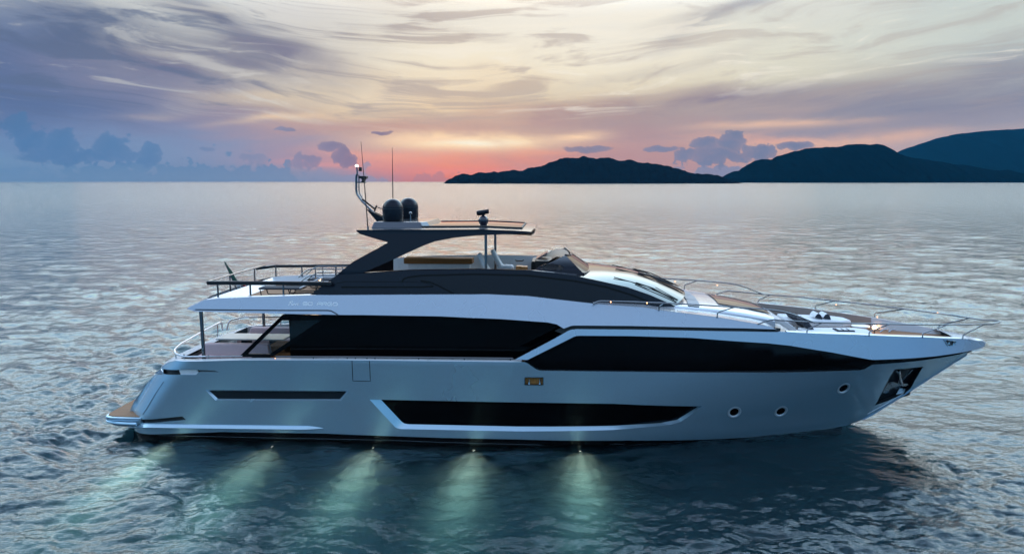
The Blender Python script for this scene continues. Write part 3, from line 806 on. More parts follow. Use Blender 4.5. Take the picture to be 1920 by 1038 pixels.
win_o = pts(hb, [(693, 748.3), (740.7, 800), (746, 802.6), (752, 803.6), (969, 807.9), (1150, 805.2), (1257, 795.8), (1277, 790), (1317, 761.2), (1150, 756.3), (940, 753.3)])
win_i = pts(hb, [(712, 750.3), (751, 791.8), (756.5, 795.6), (764, 797), (969, 801.3), (1150, 799.9), (1240, 794.6), (1271, 788.6), (1312.5, 762), (1150, 757.4), (940, 754.6)])
stern_slot = pts(hb, [(246, 778.2), (341.9, 779.9), (349, 786.4), (247, 784.2)])
fair_slot = pts(hb, [(306, 691), (352, 691.8), (372, 693.2), (402, 694.2), (411, 697.2), (372, 697.4), (368, 702.3), (338, 702), (306, 700.8)])
scut_o = pts(hb, [(983.5, 706.8), (1018.9, 706.8), (1018.9, 721.5), (983.5, 721.3)])
anch_o = pts(hb, [(1677.4, 692), (1731.5, 687.3), (1709, 726), (1697, 738), (1641.5, 759.5)])
ports = [(1377, 772.4), (1464.5, 771), (1582, 727.8)]
def ring(px, py, r, n=24):
    x, z = on_s(px, py, hb); return [(x + r * math.cos(2 * math.pi * k / n), z + r * math.sin(2 * math.pi * k / n)) for k in range(n)]
PR = 0.205
holes = [slot_o, win_o, stern_slot, fair_slot, scut_o, anch_o] + [ring(a, b, PR) for a, b in ports]
mb = MB(); add_skin(mb, hb, hullA, holes, .22, .05, both=True)
# transom between the two quarters
tr = [A_top[0]] + list(reversed(A_aft)) + [A_bot[-1]]
aftcurve = [(x, -hb(x, z), z) for x, z in [A_top[2], A_top[1]] + tr]
V, F = [], []
for i, (x, y, z) in enumerate(aftcurve):
    for j in range(17):
        t = -1 + 2 * j / 16; V.append((x - 0.22 * (1 - abs(t) ** 4), -y * t, z))
F = [(i * 17 + j, (i + 1) * 17 + j, (i + 1) * 17 + j + 1, i * 17 + j + 1) for i in range(len(aftcurve) - 1) for j in range(16)]
mb.add(*flat_normals(V, F))
hull = mb.build('hull', 'paint', Y)
# ---- underwater body and boot top
mb = MB()
edge = [(x, z + .012) for x, z in A_bot] ; edge = list(reversed(edge)); edge[0] = (edge[0][0] - .05, edge[0][1])
xs_ = np.linspace(edge[0][0], edge[-1][0] - .02, 60)
rows = []
for x in xs_:
    z0 = float(np.interp(x, [e[0] for e in edge], [e[1] for e in edge]))
    row = []
    for f, zz in ((0, z0), (.3, z0 - .16), (.34, z0 - .20), (.7, z0 - .55), (1, -.9)):
        y = min(hb(x, zz), hb(x, z0)) - (0.012 if f == 0 else 0.03)
        if x > stem(zz) - .03: y = 0.004
        row.append((x, -max(y, .004), zz))
    row.append((x, 0.0, -1.5 + max(0, (x - 5)) * .09)); rows.append(row)
V = [p for r in rows for p in r]; k = len(rows[0])
F = [(i * k + j, (i + 1) * k + j, (i + 1) * k + j + 1, i * k + j + 1) for i in range(len(rows) - 1) for j in range(k - 1)]
mb.add(V, F); mb.mirror(V, F)
mb.add([p for p in rows[0]] + [(p[0], -p[1], p[2]) for p in rows[0][:-1]][::-1], [tuple(range(2 * k - 1))])
mb.build('boot_top', 'boot', Y, angle=50)
mb = MB()
for sgn in (1, -1):
    L = []
    for px, py in [(256, 814), (300, 815.2), (469, 818.9), (720, 823.9), (824.5, 828.8 - 1), (969, 832), (1180, 835.6), (1323.4, 834.4), (1439, 828.6), (1508, 822.6)]:
        x, z = on_s(px, py, off(hb, -.01)); L.append((x, sgn * (-hb(x, z) - .004), z))
    mb.tube(L, .014, 6)
build2(mb, 'boot_stripe', 'steel', Y)
# ---- recesses and windows in the hull
mb = MB(); rim(mb, hb, slot_o, slot_i, 0, .07); e = mb.build('vent_recess', 'paint', Y, angle=20)
mb = MB(); add_skin(mb, off(hb, -.07), slot_i, (), .3, 0); mb.build('vent_louvre', 'slate', e)
mb = MB(); rim(mb, hb, win_o, win_i, 0, .13); e = mb.build('window_recess', 'paint', Y, angle=20)
mb = MB(); add_skin(mb, off(hb, -.13), win_i, (), .25, 0); mb.build('hull_window', 'pane', e)
mb = MB(); add_skin(mb, off(hb, -.06), pts(hb, [(244, 776), (345, 778), (353, 788), (244, 786)]), (), .3, 0); mb.build('stern_slot', 'black', Y)
# stern fairlead: dark pocket, steel horn and roller
e = None
mb = MB(); add_skin(mb, off(hb, -.12), pts(hb, [(303, 688), (415, 692), (415, 700), (372, 705), (303, 703)]), (), .3, 0); e = mb.build('stern_fairlead', 'black', Y)
mb = MB(); add_skin(mb, off(hb, -.03), pts(hb, [(335, 694), (344, 692), (368, 693.5), (371, 698), (366, 703), (338, 702)]), (), .2, .03); mb.build('roller', 'white', e)
mb = MB(); add_skin(mb, off(hb, -.02), pts(hb, [(378, 694.8), (401, 695.2), (407, 697), (372, 697.2)]), (), .2, .02); mb.build('roller_guard', 'chrome', e)
mb = MB()
for zz, r in ((0, .0),): pass
P = [on_s(a, b, hb) for a, b in [(302.5, 690.5), (306, 695.6), (304.5, 701.2), (299, 701.5), (289.5, 700.2), (293, 696)]]
mb.prism([(x, -hb(x, z) - .015, z) for x, z in P], (0, .25, 0)); mb.build('fairlead_horn', 'chrome', e, bevel=.02)
# mooring scuttle, varnished wood behind steel posts, its warm light put into the colour
sc_i = [(x, z) for x, z in scut_o]
cx_, cz_ = sum(p[0] for p in sc_i) / 4, sum(p[1] for p in sc_i) / 4
mb = MB()
ins = [(cx_ + (x - cx_) * .93, cz_ + (z - cz_) * .86) for x, z in sc_i]
rim(mb, off(hb, .012), sc_i, ins, 0, 0); rim(mb, hb, ins, ins, -.012, .14); e = mb.build('mooring_scuttle', 'steel', Y, angle=20)
mb = MB(); add_skin(mb, off(hb, -.14), ins, (), .3, 0); mb.build('scuttle_back', 'amber', e)
for fx in (-.26, .30):
    mb = MB(); x = cx_ + fx * .57; yy = -hb(x, cz_) + .07
    mb.tube([(x, yy, cz_ - .11), (x, yy, cz_ - .02), (x, yy, cz_ + .045)], [.035, .018, .022], 8); mb.build('bollard', 'chrome', e)
# portholes
for a, b in ports:
    e = None
    o_, i_ = ring(a, b, PR + .012), ring(a, b, .138)
    mb = MB(); rim(mb, off(hb, .006), o_, ring(a, b, .172), 0, -.012, .2); rim(mb, off(hb, .006), ring(a, b, .172), i_, -.012, .03, .2)
    e = mb.build('porthole', 'rimpaint', Y, angle=60)
    mb = MB(); add_skin(mb, off(hb, -.024), i_, (), .2, 0); mb.build('porthole_glass', 'pane', e)
# door line in the hull side, quarter crease
mb = MB()
d = pts(hb, [(660, 675.5), (661.6, 713.6), (694.5, 714.2), (692.8, 676)]); ribbon(mb, hb, d, .022, .002); mb.build('side_gate_seam', 'black', Y)
mb = MB(); ribbon(mb, hb, pts(hb, [(307, 715), (292, 737), (275, 766), (268, 776)]), .018, .002); mb.build('quarter_seam', 'slate', Y)
# anchor pocket
mb = MB(); anc = [on_s(a, b, hb) for a, b in [(1677.4, 692), (1731.5, 687.3), (1709, 726), (1697, 738), (1641.5, 759.5)]]
ain = [(x, z) for x, z in anc]; rim(mb, hb, anc, ain, 0, .30); e = mb.build('anchor_pocket', 'slate', Y, angle=20)
mb = MB(); add_skin(mb, off(hb, -.22), pts(off(hb, -.22), [(1667, 716), (1709, 722), (1697, 737), (1641, 759)]), (), .2, .02); mb.build('pocket_plate', 'chrome', e)
mb = MB(); add_skin(mb, off(hb, -.26), pts(off(hb, -.26), [(1676, 690), (1733, 684), (1706, 740), (1640, 763)]), (), .2, 0); mb.build('pocket_back', 'slate', e)
def hp(px, py, d=-.10): x, z = on_s(px, py, off(hb, d)); return (x, -hb(x, z) - d, z)
mb = MB(); mb.tube([hp(1685, 695), hp(1687, 706), hp(1690, 718)], [.05, .045, .06], 8)
mb.tube([hp(1692, 712), hp(1711, 693)], .028, 8)
for P in ([(1670, 716), (1678, 716), (1684, 721), (1680, 725), (1672.5, 725)], [(1691, 722), (1699, 718.6), (1706, 721), (1699, 724), (1692, 724)], [(1685, 714), (1693, 713), (1694, 722), (1687, 723)], [(1680, 695.5), (1688, 695.5), (1689, 699.5), (1683, 701)]):
    mb.prism([hp(a, b) for a, b in P], (0, .05, 0))
mb.build('anchor', 'chrome', e, bevel=.008)
mb = MB(); mb.tube([hp(1626.5, 776, .012), hp(1660, 758, .015), hp(1694.5, 737, .012)], [.012, .026, .012], 8); mb.build('bow_strake', 'chrome', Y)
# rubbing strake along the after topsides
mb = MB()
for sgn in (1, -1):
    rowsA = []
    for i, px in enumerate(np.linspace(243, 606, 26)):
        t = i / 25; x, z = on_s(px, 797.5 + 4.5 * t, hb); h = .085 * (1 if t < .94 else (1 - t) / .06 * .9 + .1); w = .10 * (1 if t < .9 else (1 - t) / .1 + .02)
        y = hb(x, z); rowsA.append([(x, -sgn * (y - .02), z + h), (x, -sgn * (y + w * .35), z + h * .75), (x, -sgn * (y + w), z - h * .25), (x, -sgn * (y + w * .85), z - h * .6), (x, -sgn * (y - .02), z - h)])
    V = [p for r in rowsA for p in r]; F = [(i * 5 + j, (i + 1) * 5 + j, (i + 1) * 5 + j + 1, i * 5 + j + 1) for i in range(25) for j in range(4)]
    mb.add(V, F)
build2(mb, 'rubbing_strake', 'paint', Y, angle=25)
# ---- swim platform
pf = [(-12.9, 2.66), (-13.3, 2.68), (-13.9, 2.64), (-14.12, 2.52), (-14.2, 2.3), (-14.24, 1.2), (-14.26, 0)]
ol = [(x, -y) for x, y in pf] + [(x, y) for x, y in reversed(pf[:-1])]
mb = MB(); n = len(ol)
lev = [(1.0, .30, .955), (1.0, .42, .99), (1.0, .60, 1.0), (1.0, .622, .992)]
V = []
for _, z, s in lev:
    V += [(-12.9 + (x + 12.9) * s * (1 if z > .4 else .93), y * s, z) for x, y in ol]
F = [(i * n + j, i * n + (j + 1) % n, (i + 1) * n + (j + 1) % n, (i + 1) * n + j) for i in range(3) for j in range(n)] + [tuple(reversed(range(n))), tuple(range(3 * n, 4 * n))]
mb.add(V, F); e = mb.build('swim_platform', 'paint', Y, angle=30)
mb = MB(); mb.prism([(-12.9 + (x + 12.9) * .97, y * .965, .627) for x, y in ol], (0, 0, .012)); mb.build('platform_deck', 'teakx', e, smooth=False)
mb = MB(); mb.tube([(-13.0, -2.74, .44), (-13.6, -2.72, .45), (-14.0, -2.62, .46), (-14.14, -2.5, .47)], [.05, .045, .03, .01], 8); mb.build('platform_fender', 'paint', e)

# ---- glazed band of the upper hull, black, set in behind the plating
offW = off(hb, -.075)
hw = pts(off(hb, -.05), [(983, 677), (1076, 629), (1084.6, 626.5), (1180, 627), (1294, 630), (1439, 640), (1526, 651), (1634, 671), (1697, 669), (1759, 664), (1826, 655), (1822, 659), (1790, 669.5), (1728, 679), (1640, 687), (1618, 697), (1381, 701), (1180, 700), (1012, 698), (990, 684)])
def hbG(x, z): return min(hb(x, z) - .06, hbB(x, z) - .03) if x < 13.2 else max(min(hb(x, z), hbB(x, z)) - .03, 0)
mb = MB(); add_skin(mb, hbG, hw, (), .2, 0, both=True); build2(mb, 'upper_hull_window', 'pane', Y)
# ---- bow bulwark with the swoosh round the window
topB = [(966, 673.4), (1030, 640), (1058.6, 623.8), (1064, 620.3), (1070, 618), (1081.7, 616.6), (1210, 617.8), (1393.7, 621), (1458, 622.2), (1462, 621.2), (1512.5, 624), (1605, 627), (1728, 631.5), (1817.7, 635), (1830, 638.2)]
lowB = [(1829, 655.5), (1759, 666.8), (1697.4, 671.8), (1640, 674.2), (1630, 673.4), (1558.7, 660), (1481.6, 647.6), (1439, 643), (1294.5, 632.8), (1180, 629.5), (1088, 628.9), (1081, 629.3), (1076, 630.9), (989, 674.2)]
B_top, B_low = pts(hbB, topB), pts(hbB, lowB)
tipz = 2.86
noseB = [(14.12, B_top[-1][1] - .04), (14.24, B_top[-1][1] - .10), (14.30, B_top[-1][1] - .18), (14.27, B_low[0][1] + .05), (14.18, B_low[0][1] + .01)]
mb = MB(); add_skin(mb, hbB, B_top + noseB + B_low, (), .2, .07, both=True)
# the top of the nose closes over
nose = []
for i in range(9):
    x = 12.9 + (14.335 - 12.9) * i / 8; z = float(np.interp(x, [p[0] for p in B_top + noseB[:3]], [p[1] for p in B_top + noseB[:3]])); nose.append((x, hbB(x, z) + .001, z))
crowned(mb, nose, 0, .05, 10, 2.0)
mb.build('bow_bulwark', 'paintu', Y)
mb = MB(); mb.tube([(13.75, 0, 2.86), (14.0, 0, 2.86), (14.15, 0, 2.85), (14.25, 0, 2.83), (14.30, 0, 2.82)], [.02, .10, .10, .07, .02], 14); mb.build('bow_tip', 'paintu', Y, angle=60)
# capping and lining of the bulwark
capx = np.linspace(7.05, 13.15, 46)
def btop(x): return float(np.interp(x, [p[0] for p in B_top], [p[1] for p in B_top]))
mb = MB()
for sgn in (-1, 1):
    A_ = [(x, sgn * (hbB(x, btop(x)) + .004), btop(x) + .001) for x in capx]; C_ = [(x, sgn * (hbB(x, btop(x)) - .05), btop(x) + .02) for x in capx]; D_ = [(x, sgn * (hbB(x, btop(x)) - .17), btop(x) + .018) for x in capx]
    mb.strip(A_, C_); mb.strip(C_, D_)
build2(mb, 'bulwark_cap', 'white', Y, angle=60)
DK = 2.98
mb = MB()
for sgn in (-1, 1):
    lx = [x for x in capx if x < 11.35]
    A_ = [(x, sgn * (hbB(x, btop(x)) - .17), btop(x) + .018) for x in lx]; C_ = [(x, sgn * (hbB(x, btop(x)) - .24), DK - .02) for x in lx]
    mb.strip(A_, C_)
    e1 = (lx[-1], sgn * (hbB(lx[-1], 3.2) - .17), btop(lx[-1]) + .018)
build2(mb, 'bulwark_lining', 'beige', Y)
mb = MB()
for sgn in (-1, 1):
    lx = [x for x in capx if x > 11.25]
    A_ = [(x, sgn * (hbB(x, btop(x)) - .17), btop(x) + .018) for x in lx]; C_ = [(x, sgn * (hbB(x, btop(x)) - .26), DK - .02) for x in lx]
    mb.strip(A_, C_)
build2(mb, 'bow_lining', 'pewter', Y)
# foredeck
mb = MB(); dk = [(x, max(hbB(x, btop(x)) - .22, .05), DK) for x in np.linspace(6.6, 13.3, 26)]; crowned(mb, dk, 0, .015, 8); mb.build('foredeck', 'teakx', Y)
# dark groove between bulwark and upper deck
mb = MB(); add_skin(mb, off(hbB, -.12), pts(off(hbB, -.12), [(1040, 620), (1066, 606), (1082, 605), (1390, 611), (1464, 615), (1462, 625), (1393, 624), (1210, 621), (1085, 620), (1060, 628)]), (), .2, 0, both=True); build2(mb, 'side_groove', 'black', Y)
# ---- bulwark amidships: capping, handrail, stanchions
sx = [A_top[i] for i in range(3, 9)]
def atop(x): return float(np.interp(x, [p[0] for p in A_top[:9]], [p[1] for p in A_top[:9]]))
mb = MB(); gx = np.linspace(-11.5, -.75, 40)
for sgn in (-1, 1):
    A_ = [(x, sgn * hb(x, atop(x)), atop(x)) for x in gx]; C_ = [(x, sgn * (hb(x, atop(x)) - .03), atop(x) + .018) for x in gx]; D_ = [(x, sgn * (hb(x, atop(x)) - .24), atop(x) + .018) for x in gx]; E_ = [(x, sgn * (hb(x, atop(x)) - .26), 1.8) for x in gx]
    mb.strip(A_, C_); mb.strip(C_, D_); mb.strip(D_, E_)
build2(mb, 'side_bulwark_cap', 'white', Y, angle=30)
mb = MB(); crowned(mb, [(A_top[0][0] - .01, hb(*A_top[0]), A_top[0][1]), (A_top[1][0], hb(*A_top[1]), A_top[1][1] + .01), (A_top[2][0], hb(*A_top[2]) , A_top[2][1] + .01), (-11.45, hb(-11.45, 2.6) - .03, atop(-11.45) + .012)], [-.22, -.22, -.15, 0], .02, 12, 4.0); mb.build('stern_cap', 'white', Y)
def rail(name, lines, r, feet, parent, mat='steel', fr=None):
    mb = MB()
    for L in lines: mb.tube(soft(L, .12), r, 8)
    e = mb.build(name, mat, parent)
    for f in feet:
        mb = MB(); mb.tube(soft(f, .05) if len(f) > 2 else f, fr or r * .9, 8); mb.build('stanchion', mat, e)
    return e
yb = lambda x: -(hb(x, 2.7) - .12)
def at_y(px, py, y): return on_y(px, py, y)
L = [at_y(a, b, yb(-5)) for a, b in [(517, 667.8), (680, 668.3), (824, 669.6), (962, 671)]]
feet = []
for px in (587.5, 651, 666.5, 688, 703, 785, 870.5, 957):
    t = at_y(px, 668.2 + max(0, px - 680) * .01, yb(-5)); feet.append([t, (t[0], t[1], 2.66)])
rail('side_handrail', [L], .022, feet, Y)
rail('side_handrail', [[(p[0], -p[1], p[2]) for p in L]], .022, [[(q[0], -q[1], q[2]) for q in f] for f in feet], Y)
# little courtesy lights on the side deck rail
for px, py in [(516, 671.5), (632, 673.5), (742, 674), (857, 675.5)]:
    p = at_y(px, py, yb(-5) + .05); mb = MB(); mb.lathe((p[0], p[1], p[2]), [(.008, -.01), (.014, 0), (.008, .01)], 8); mb.build('courtesy_light', 'lampo', Y)

# ---- decks: main deck, side decks and cockpit
mb = MB(); mb.strip(*[[(x, s * (hb(x, 1.9) - .05), 1.78) for x in np.linspace(-12.1, 3, 30)] for s in (-1, 1)]); mb.build('main_deck', 'teak', Y)
# ---- saloon
sal = pts(hbW, [(541.5, 596), (545, 672), (960, 680), (985, 672), (1066, 622), (1068, 606), (1040, 598), (940, 592), (824.5, 587), (680, 585), (590, 584)])
mb = MB(); add_skin(mb, hbW, sal, (), .25, .05, both=True); e = build2(mb, 'saloon_window', 'pane', Y)
x0 = sal[0][0]
mb = MB(); mb.box(x0 + .02, x0 + .08, -2.34, 2.34, 1.79, 4.02); mb.build('saloon_bulkhead', 'pane', Y)
# wing frame beside the cockpit: two slanting bars, sill and head with clear glass between
def yw(px, py, y=-2.86): return on_y(px, py, y)
outer = [(447, 669), (529, 590.5), (540, 584), (547, 583.8), (551, 589), (604, 590.5), (611, 585), (624, 585.2), (631, 592.5), (511.5, 668)]
inner = [(464.5, 663), (528, 600.5), (602, 600), (505.5, 663.5)]
mb = MB()
o3 = [yw(*p) for p in outer]; i3 = [yw(*p) for p in inner]
def ringprism(mb, O, I, d):
    """plate with an opening: triangulated in its own plane"""
    L = [[(p[0], p[2]) for p in O], [(p[0], p[2]) for p in I]]; V2, E2 = [], []
    for l in L: o = len(V2); V2 += [Vector(p) for p in l]; E2 += [(o + i, o + (i + 1) % len(l)) for i in range(len(l))]
    rv, re, rf, *_ = delaunay_2d_cdt(V2, E2, [], 0, 1e-4); y = O[0][1]
    F = [tuple(f) for f in rf if inside(L[0], *(sum((rv[i] for i in f), Vector((0, 0))) / 3)) and not inside(L[1], *(sum((rv[i] for i in f), Vector((0, 0))) / 3))]
    mb.add([(p.x, y, p.y) for p in rv], F); mb.add([(p.x, y + d, p.y) for p in rv], [tuple(reversed(f)) for f in F])
    for l in L:
        n = len(l); mb.add([(p[0], y, p[1]) for p in l] + [(p[0], y + d, p[1]) for p in l], [(i, (i + 1) % n, n + (i + 1) % n, n + i) for i in range(n)])
for y in (-2.86, 2.80):
    ringprism(mb, [(p[0], y, p[2]) for p in o3], [(p[0], y, p[2]) for p in i3], .06)
e = build2(mb, 'wing_frame', 'pane', Y, smooth=False)
mb = MB(); mb.prism([(p[0], -2.835, p[2]) for p in i3], (0, .012, 0)); mb.build('wing_glass', 'clear', e, smooth=False)
mb = MB(); q = [yw(*p) for p in [(472, 668), (507, 668), (505, 675), (476, 675)]]; mb.prism([(p[0], -2.9, p[2]) for p in q], (0, .1, 0)); mb.build('wing_foot', 'black', e, smooth=False)

# ---- upper deck band (side of the flybridge deck) with overhang
topU = [(349.5, 578.6), (365, 571), (384, 562), (409, 559.4), (467, 556.6), (580.5, 553.2), (640, 553), (815, 552), (915, 551.5), (990, 555), (1050, 562), (1112, 569), (1210, 576), (1235.6, 581), (1345.6, 594.4), (1421, 607.5), (1444, 612), (1458, 618.8)]
lowU = [(1455, 617), (1393, 615), (1180, 610.6), (1081.7, 609.8), (1075, 610), (1070, 610.8), (1057, 615.6), (1044, 607.7), (1026.8, 604), (940, 597.8), (824.5, 592.6), (680, 590.2), (636, 590), (605, 589.3), (532, 588), (451, 586), (365, 583.5)]
U_top, U_low = pts(hbU, topU), pts(hbU, lowU)
mb = MB(); add_skin(mb, hbU, U_top + U_low, (), .2, .10, both=True)
e_aft = [(x, hbU(x, z), z) for x, z in [U_top[2], U_top[1], U_top[0], U_low[-1]]]
crowned(mb, e_aft, -.25, 0, 12, 4.0)
UB = mb.build('upper_deck_side', 'paintu', Y)
mb = MB(); ribbon(mb, hbU, pts(hbU, [(366, 580.2), (451, 581), (532, 581.6), (614, 581.7), (621, 582.5), (634, 590)]), .035, .004); mb.build('deck_side_seam', 'slate', Y)
# underside of the overhang
mb = MB(); lowline = [(x, hbU(x, z) - .06, z + .01) for x, z in reversed(U_low[12:])]; crowned(mb, lowline, [-.2] + [0] * (len(lowline) - 1), .02, 8); mb.build('overhang_ceiling', 'white', Y)
mb = MB()
topline = [(x, hbU(x, z) - .02, z) for x, z in U_top[1:6]]
for sgn in (-1, 1):
    a = [(x, sgn * y, z) for x, y, z in topline]; b = [(x, sgn * (y - .16), z + .012) for x, y, z in topline]; c = [(x, sgn * (y - .30), 4.24) for x, y, z in topline]
    mb.strip(a, b); mb.strip(b, c)
q = topline[1]; mb.strip([(q[0] + .02, -q[1] + .1, q[2]), (q[0] + .02, q[1] - .1, q[2])], [(q[0] + .35, -q[1] + .2, 4.24), (q[0] + .35, q[1] - .2, 4.24)])
mb.build('deck_edge_lining', 'white', Y, angle=30)
mb = MB(); mb.strip([(-10.65, -2.6, 4.245), (-10.65, 2.6, 4.245)], [(-5.6, -2.6, 4.245), (-5.6, 2.6, 4.245)]); mb.build('sun_deck', 'teakx', Y)
# foredeck side deck, between the band and the trunk
sd_ = [(x, hbU(x, z) - .015, z + .004) for x, z in U_top[11:]]
mb = MB(); crowned(mb, sd_, 0, 0, 6); mb.build('side_deck', 'pewter', Y)

# ---- flybridge side
topS = [(582, 552.8), (630.8, 515.8), (640, 515), (677, 512.5), (765, 507), (890, 505), (997.5, 507.5), (1040, 511.5), (1080, 517), (1125.8, 526.7), (1176, 537.8), (1217.5, 552), (1252, 567), (1264.5, 572.8)]
lowS = [(1210, 577), (1112, 571), (1050, 565), (990, 559), (815, 556), (640, 556.5), (585, 557)]
S_top, S_low = pts(hbS, topS), pts(hbS, lowS)
mb = MB(); add_skin(mb, hbS, S_top + S_low, (), .2, .08, both=True)
FS = build2(mb, 'flybridge_side', 'char', Y)
mb = MB()
for l, w in ((([(754, 527.6), (757, 523), (765, 519.8), (790, 516.4), (890, 513.8), (990, 516.2), (1052, 523.7), (1080, 527), (1137, 538.2), (1183, 552.2), (1215, 565)]), .055),
             (([(640, 538), (790, 538), (812, 537)]), .05), (([(630, 531), (650, 527.6), (780, 528.6), (800, 530.5), (814, 536.6)]), .016), (([(788, 526.5), (806, 529), (822, 535.5), (851, 550.5)]), .05)):
    ribbon(mb, hbS, pts(hbS, l), w, .003)
mb.build('side_seam', 'pane', FS)
sp_ = pts(hbS, [(758, 526), (768, 521.5), (790, 518.2), (890, 515.6), (990, 518), (1052, 525.5), (1080, 529), (1137, 540.2), (1183, 554.5), (1208, 564.5), (1195, 573), (1112, 567.5), (1050, 560.5), (990, 554), (860, 550.8), (824, 533.5), (808, 527.5), (790, 525)])
mb = MB(); add_skin(mb, off(hbS, .006), sp_, (), .2, .004, both=True); build2(mb, 'side_window', simple('dark side glass', (0.010, 0.012, 0.018), .22, 0, .22), FS)
# coaming top and inner lining of the flybridge
cl = [(x, z) for x, z in S_top[3:8]]
mb = MB()
for sgn in (-1, 1):
    a = [(x, sgn * (hbS(x, z) - .005), z) for x, z in cl]; b = [(x, sgn * (hbS(x, z) - .03), z + .012) for x, z in cl]; c = [(x, sgn * (hbS(x, z) - .18), z + .012) for x, z in cl]
    mb.strip(a, b); mb.strip(b, c)
build2(mb, 'coaming_top', 'char', Y, angle=30)
mb = MB()
for sgn in (-1, 1):
    c = [(x, sgn * (hbS(x, z) - .18), z + .012) for x, z in cl]; d = [(x, sgn * (hbS(x, z) - .22), 4.66) for x, z in cl]; mb.strip(c, d)
build2(mb, 'coaming_lining', 'white', Y)
mb = MB(); mb.strip([(-5.9, -2.5, 4.68), (-5.9, 2.5, 4.68)], [(1.0, -2.3, 4.68), (1.0, 2.3, 4.68)]); mb.build('flybridge_deck', 'teakx', Y)
# ---- windscreen of the main deck and coachroof in one crowned sheet
wsE = [(x, hbS(x, z) - .004, z - .004) for x, z in S_top[7:]]
nE = len(wsE)
mb = MB(); crowned(mb, wsE[:2] , [.1, .15], [.06, .10], 16, 2.0); mb.build('coachroof', 'silver', Y)
fine = []
for i in range(1, nE - 1):
    for k in range(5): t = k / 5; fine.append(tuple(a + (b - a) * t for a, b in zip(wsE[i], wsE[i + 1])))
fine.append(wsE[-1]); m_ = len(fine)
bl = [.15 + .45 * i / (m_ - 1) for i in range(m_)]; cr = [.10 + .16 * math.sin(math.pi * .5 * min(1, i / (m_ * .5))) - .2 * max(0, i / (m_ - 1) - .6) for i in range(m_)]
mb = MB(); crowned(mb, fine, bl, cr, 24, 2.2); WS = mb.build('windscreen', 'wind', Y)
def wsp(i, t, up=0.0):
    i = i * (m_ - 1); a = int(min(i, m_ - 2)); f = i - a
    x, y, z = (fine[a][k] * (1 - f) + fine[a + 1][k] * f for k in range(3)); q = 1 - abs(t) ** 2.2
    return (x + (bl[a] * (1 - f) + bl[a + 1] * f) * q, y * t, z + (cr[a] * (1 - f) + cr[a + 1] * f) * q + up)
for t0, t1 in ((-.86, -.80), (-.30, -.22), (.28, .36), (.80, .72)):
    mb = MB(); mb.tube([wsp(.97, t0, .05), wsp(.6, t0 * .6 + t1 * .4, .07), wsp(.45, t1, .04)], .018, 6); mb.tube([wsp(.97, t0 + .03, .05), wsp(.62, t1 + .03, .07)], .012, 6)
    mb.tube([wsp(.88, t1 - .02, .035), wsp(.55, t1, .035), wsp(.28, t1 + .03, .03)], .016, 6); mb.build('wiper', 'black', WS)
# ---- trunk in front of the windscreen
tE = [on_y(a, b, y) for a, b, y in [(1238, 569, -2.20), (1279, 574, -2.10), (1345, 580, -1.98), (1400, 588, -1.84), (1440, 594.5, -1.72), (1452, 597, -1.66)]]
tE = [(p[0], p[1], p[2]) for p in tE]
mb = MB(); crowned(mb, tE, [.05, .12, .12, .10, .05, .02], [.03, .06, .09, .11, .10, .09], 30, 2.4)
for sgn in (1, -1):
    a = [(p[0], sgn * p[1], p[2]) for p in tE]; b = [(p[0], sgn * (p[1] - .10), p[2] - .07) for p in tE]; c = [(p[0], sgn * (p[1] - .16), 3.3) for p in tE]
    mb.strip(a, b); mb.strip(b, c)
TR = mb.build('trunk', 'pewter', Y, angle=40)
def trp(s, t, up):
    s *= len(tE) - 1; a = int(min(s, len(tE) - 2)); f = s - a; P = [tE[a][k] * (1 - f) + tE[a + 1][k] * f for k in range(3)]
    bl_ = [.05, .12, .12, .10, .05, .02]; cr_ = [.03, .06, .09, .11, .10, .09]; q = 1 - abs(t) ** 2.4
    return (P[0] + (bl_[a] * (1 - f) + bl_[a + 1] * f) * q, -abs(P[1]) * -t, P[2] + (cr_[a] * (1 - f) + cr_[a + 1] * f) * q + up)
def patch(mb, s0, s1, t0, t1, up, n=8, taper=0.0):
    V = [trp(s0 + (s1 - s0) * i / n, (t0 + (t1 - t0) * j / n) * (1 - taper * i / n), up) for i in range(n + 1) for j in range(n + 1)]
    return mb.add(V, [(i * (n + 1) + j, (i + 1) * (n + 1) + j, (i + 1) * (n + 1) + j + 1, i * (n + 1) + j + 1) for i in range(n) for j in range(n)])
mb = MB(); patch(mb, .42, .97, -.62, .62, .03, 10, -.2); mb.build('skylight', 'wind', TR)
for t0, t1 in ((-.97, -.5), (-.48, .0), (.02, .5), (.52, .97)):
    mb = MB(); patch(mb, .235, .30, t0, t1, .03, 6); mb.build('deck_stripe', 'navy', TR)
# seat back frame closing the trunk, cushions
fr = [on_y(a, b, -1.62) for a, b in [(1452, 597), (1470, 601), (1486, 611), (1494, 619.5), (1500, 621)]]
mb = MB()
for sgn in (1, -1):
    mb.prism([(p[0] - .02, sgn * -1.66, p[2] + .02) for p in fr] + [(p[0] - .14, sgn * -1.66, p[2] - .10) for p in reversed(fr)], (0, sgn * .16, 0))
crowned(mb, [(p[0] - .03, 1.6, p[2]) for p in fr], 0, [.09, .04, 0, 0, 0], 8)
mb.build('seat_back', 'white', Y, bevel=.015)

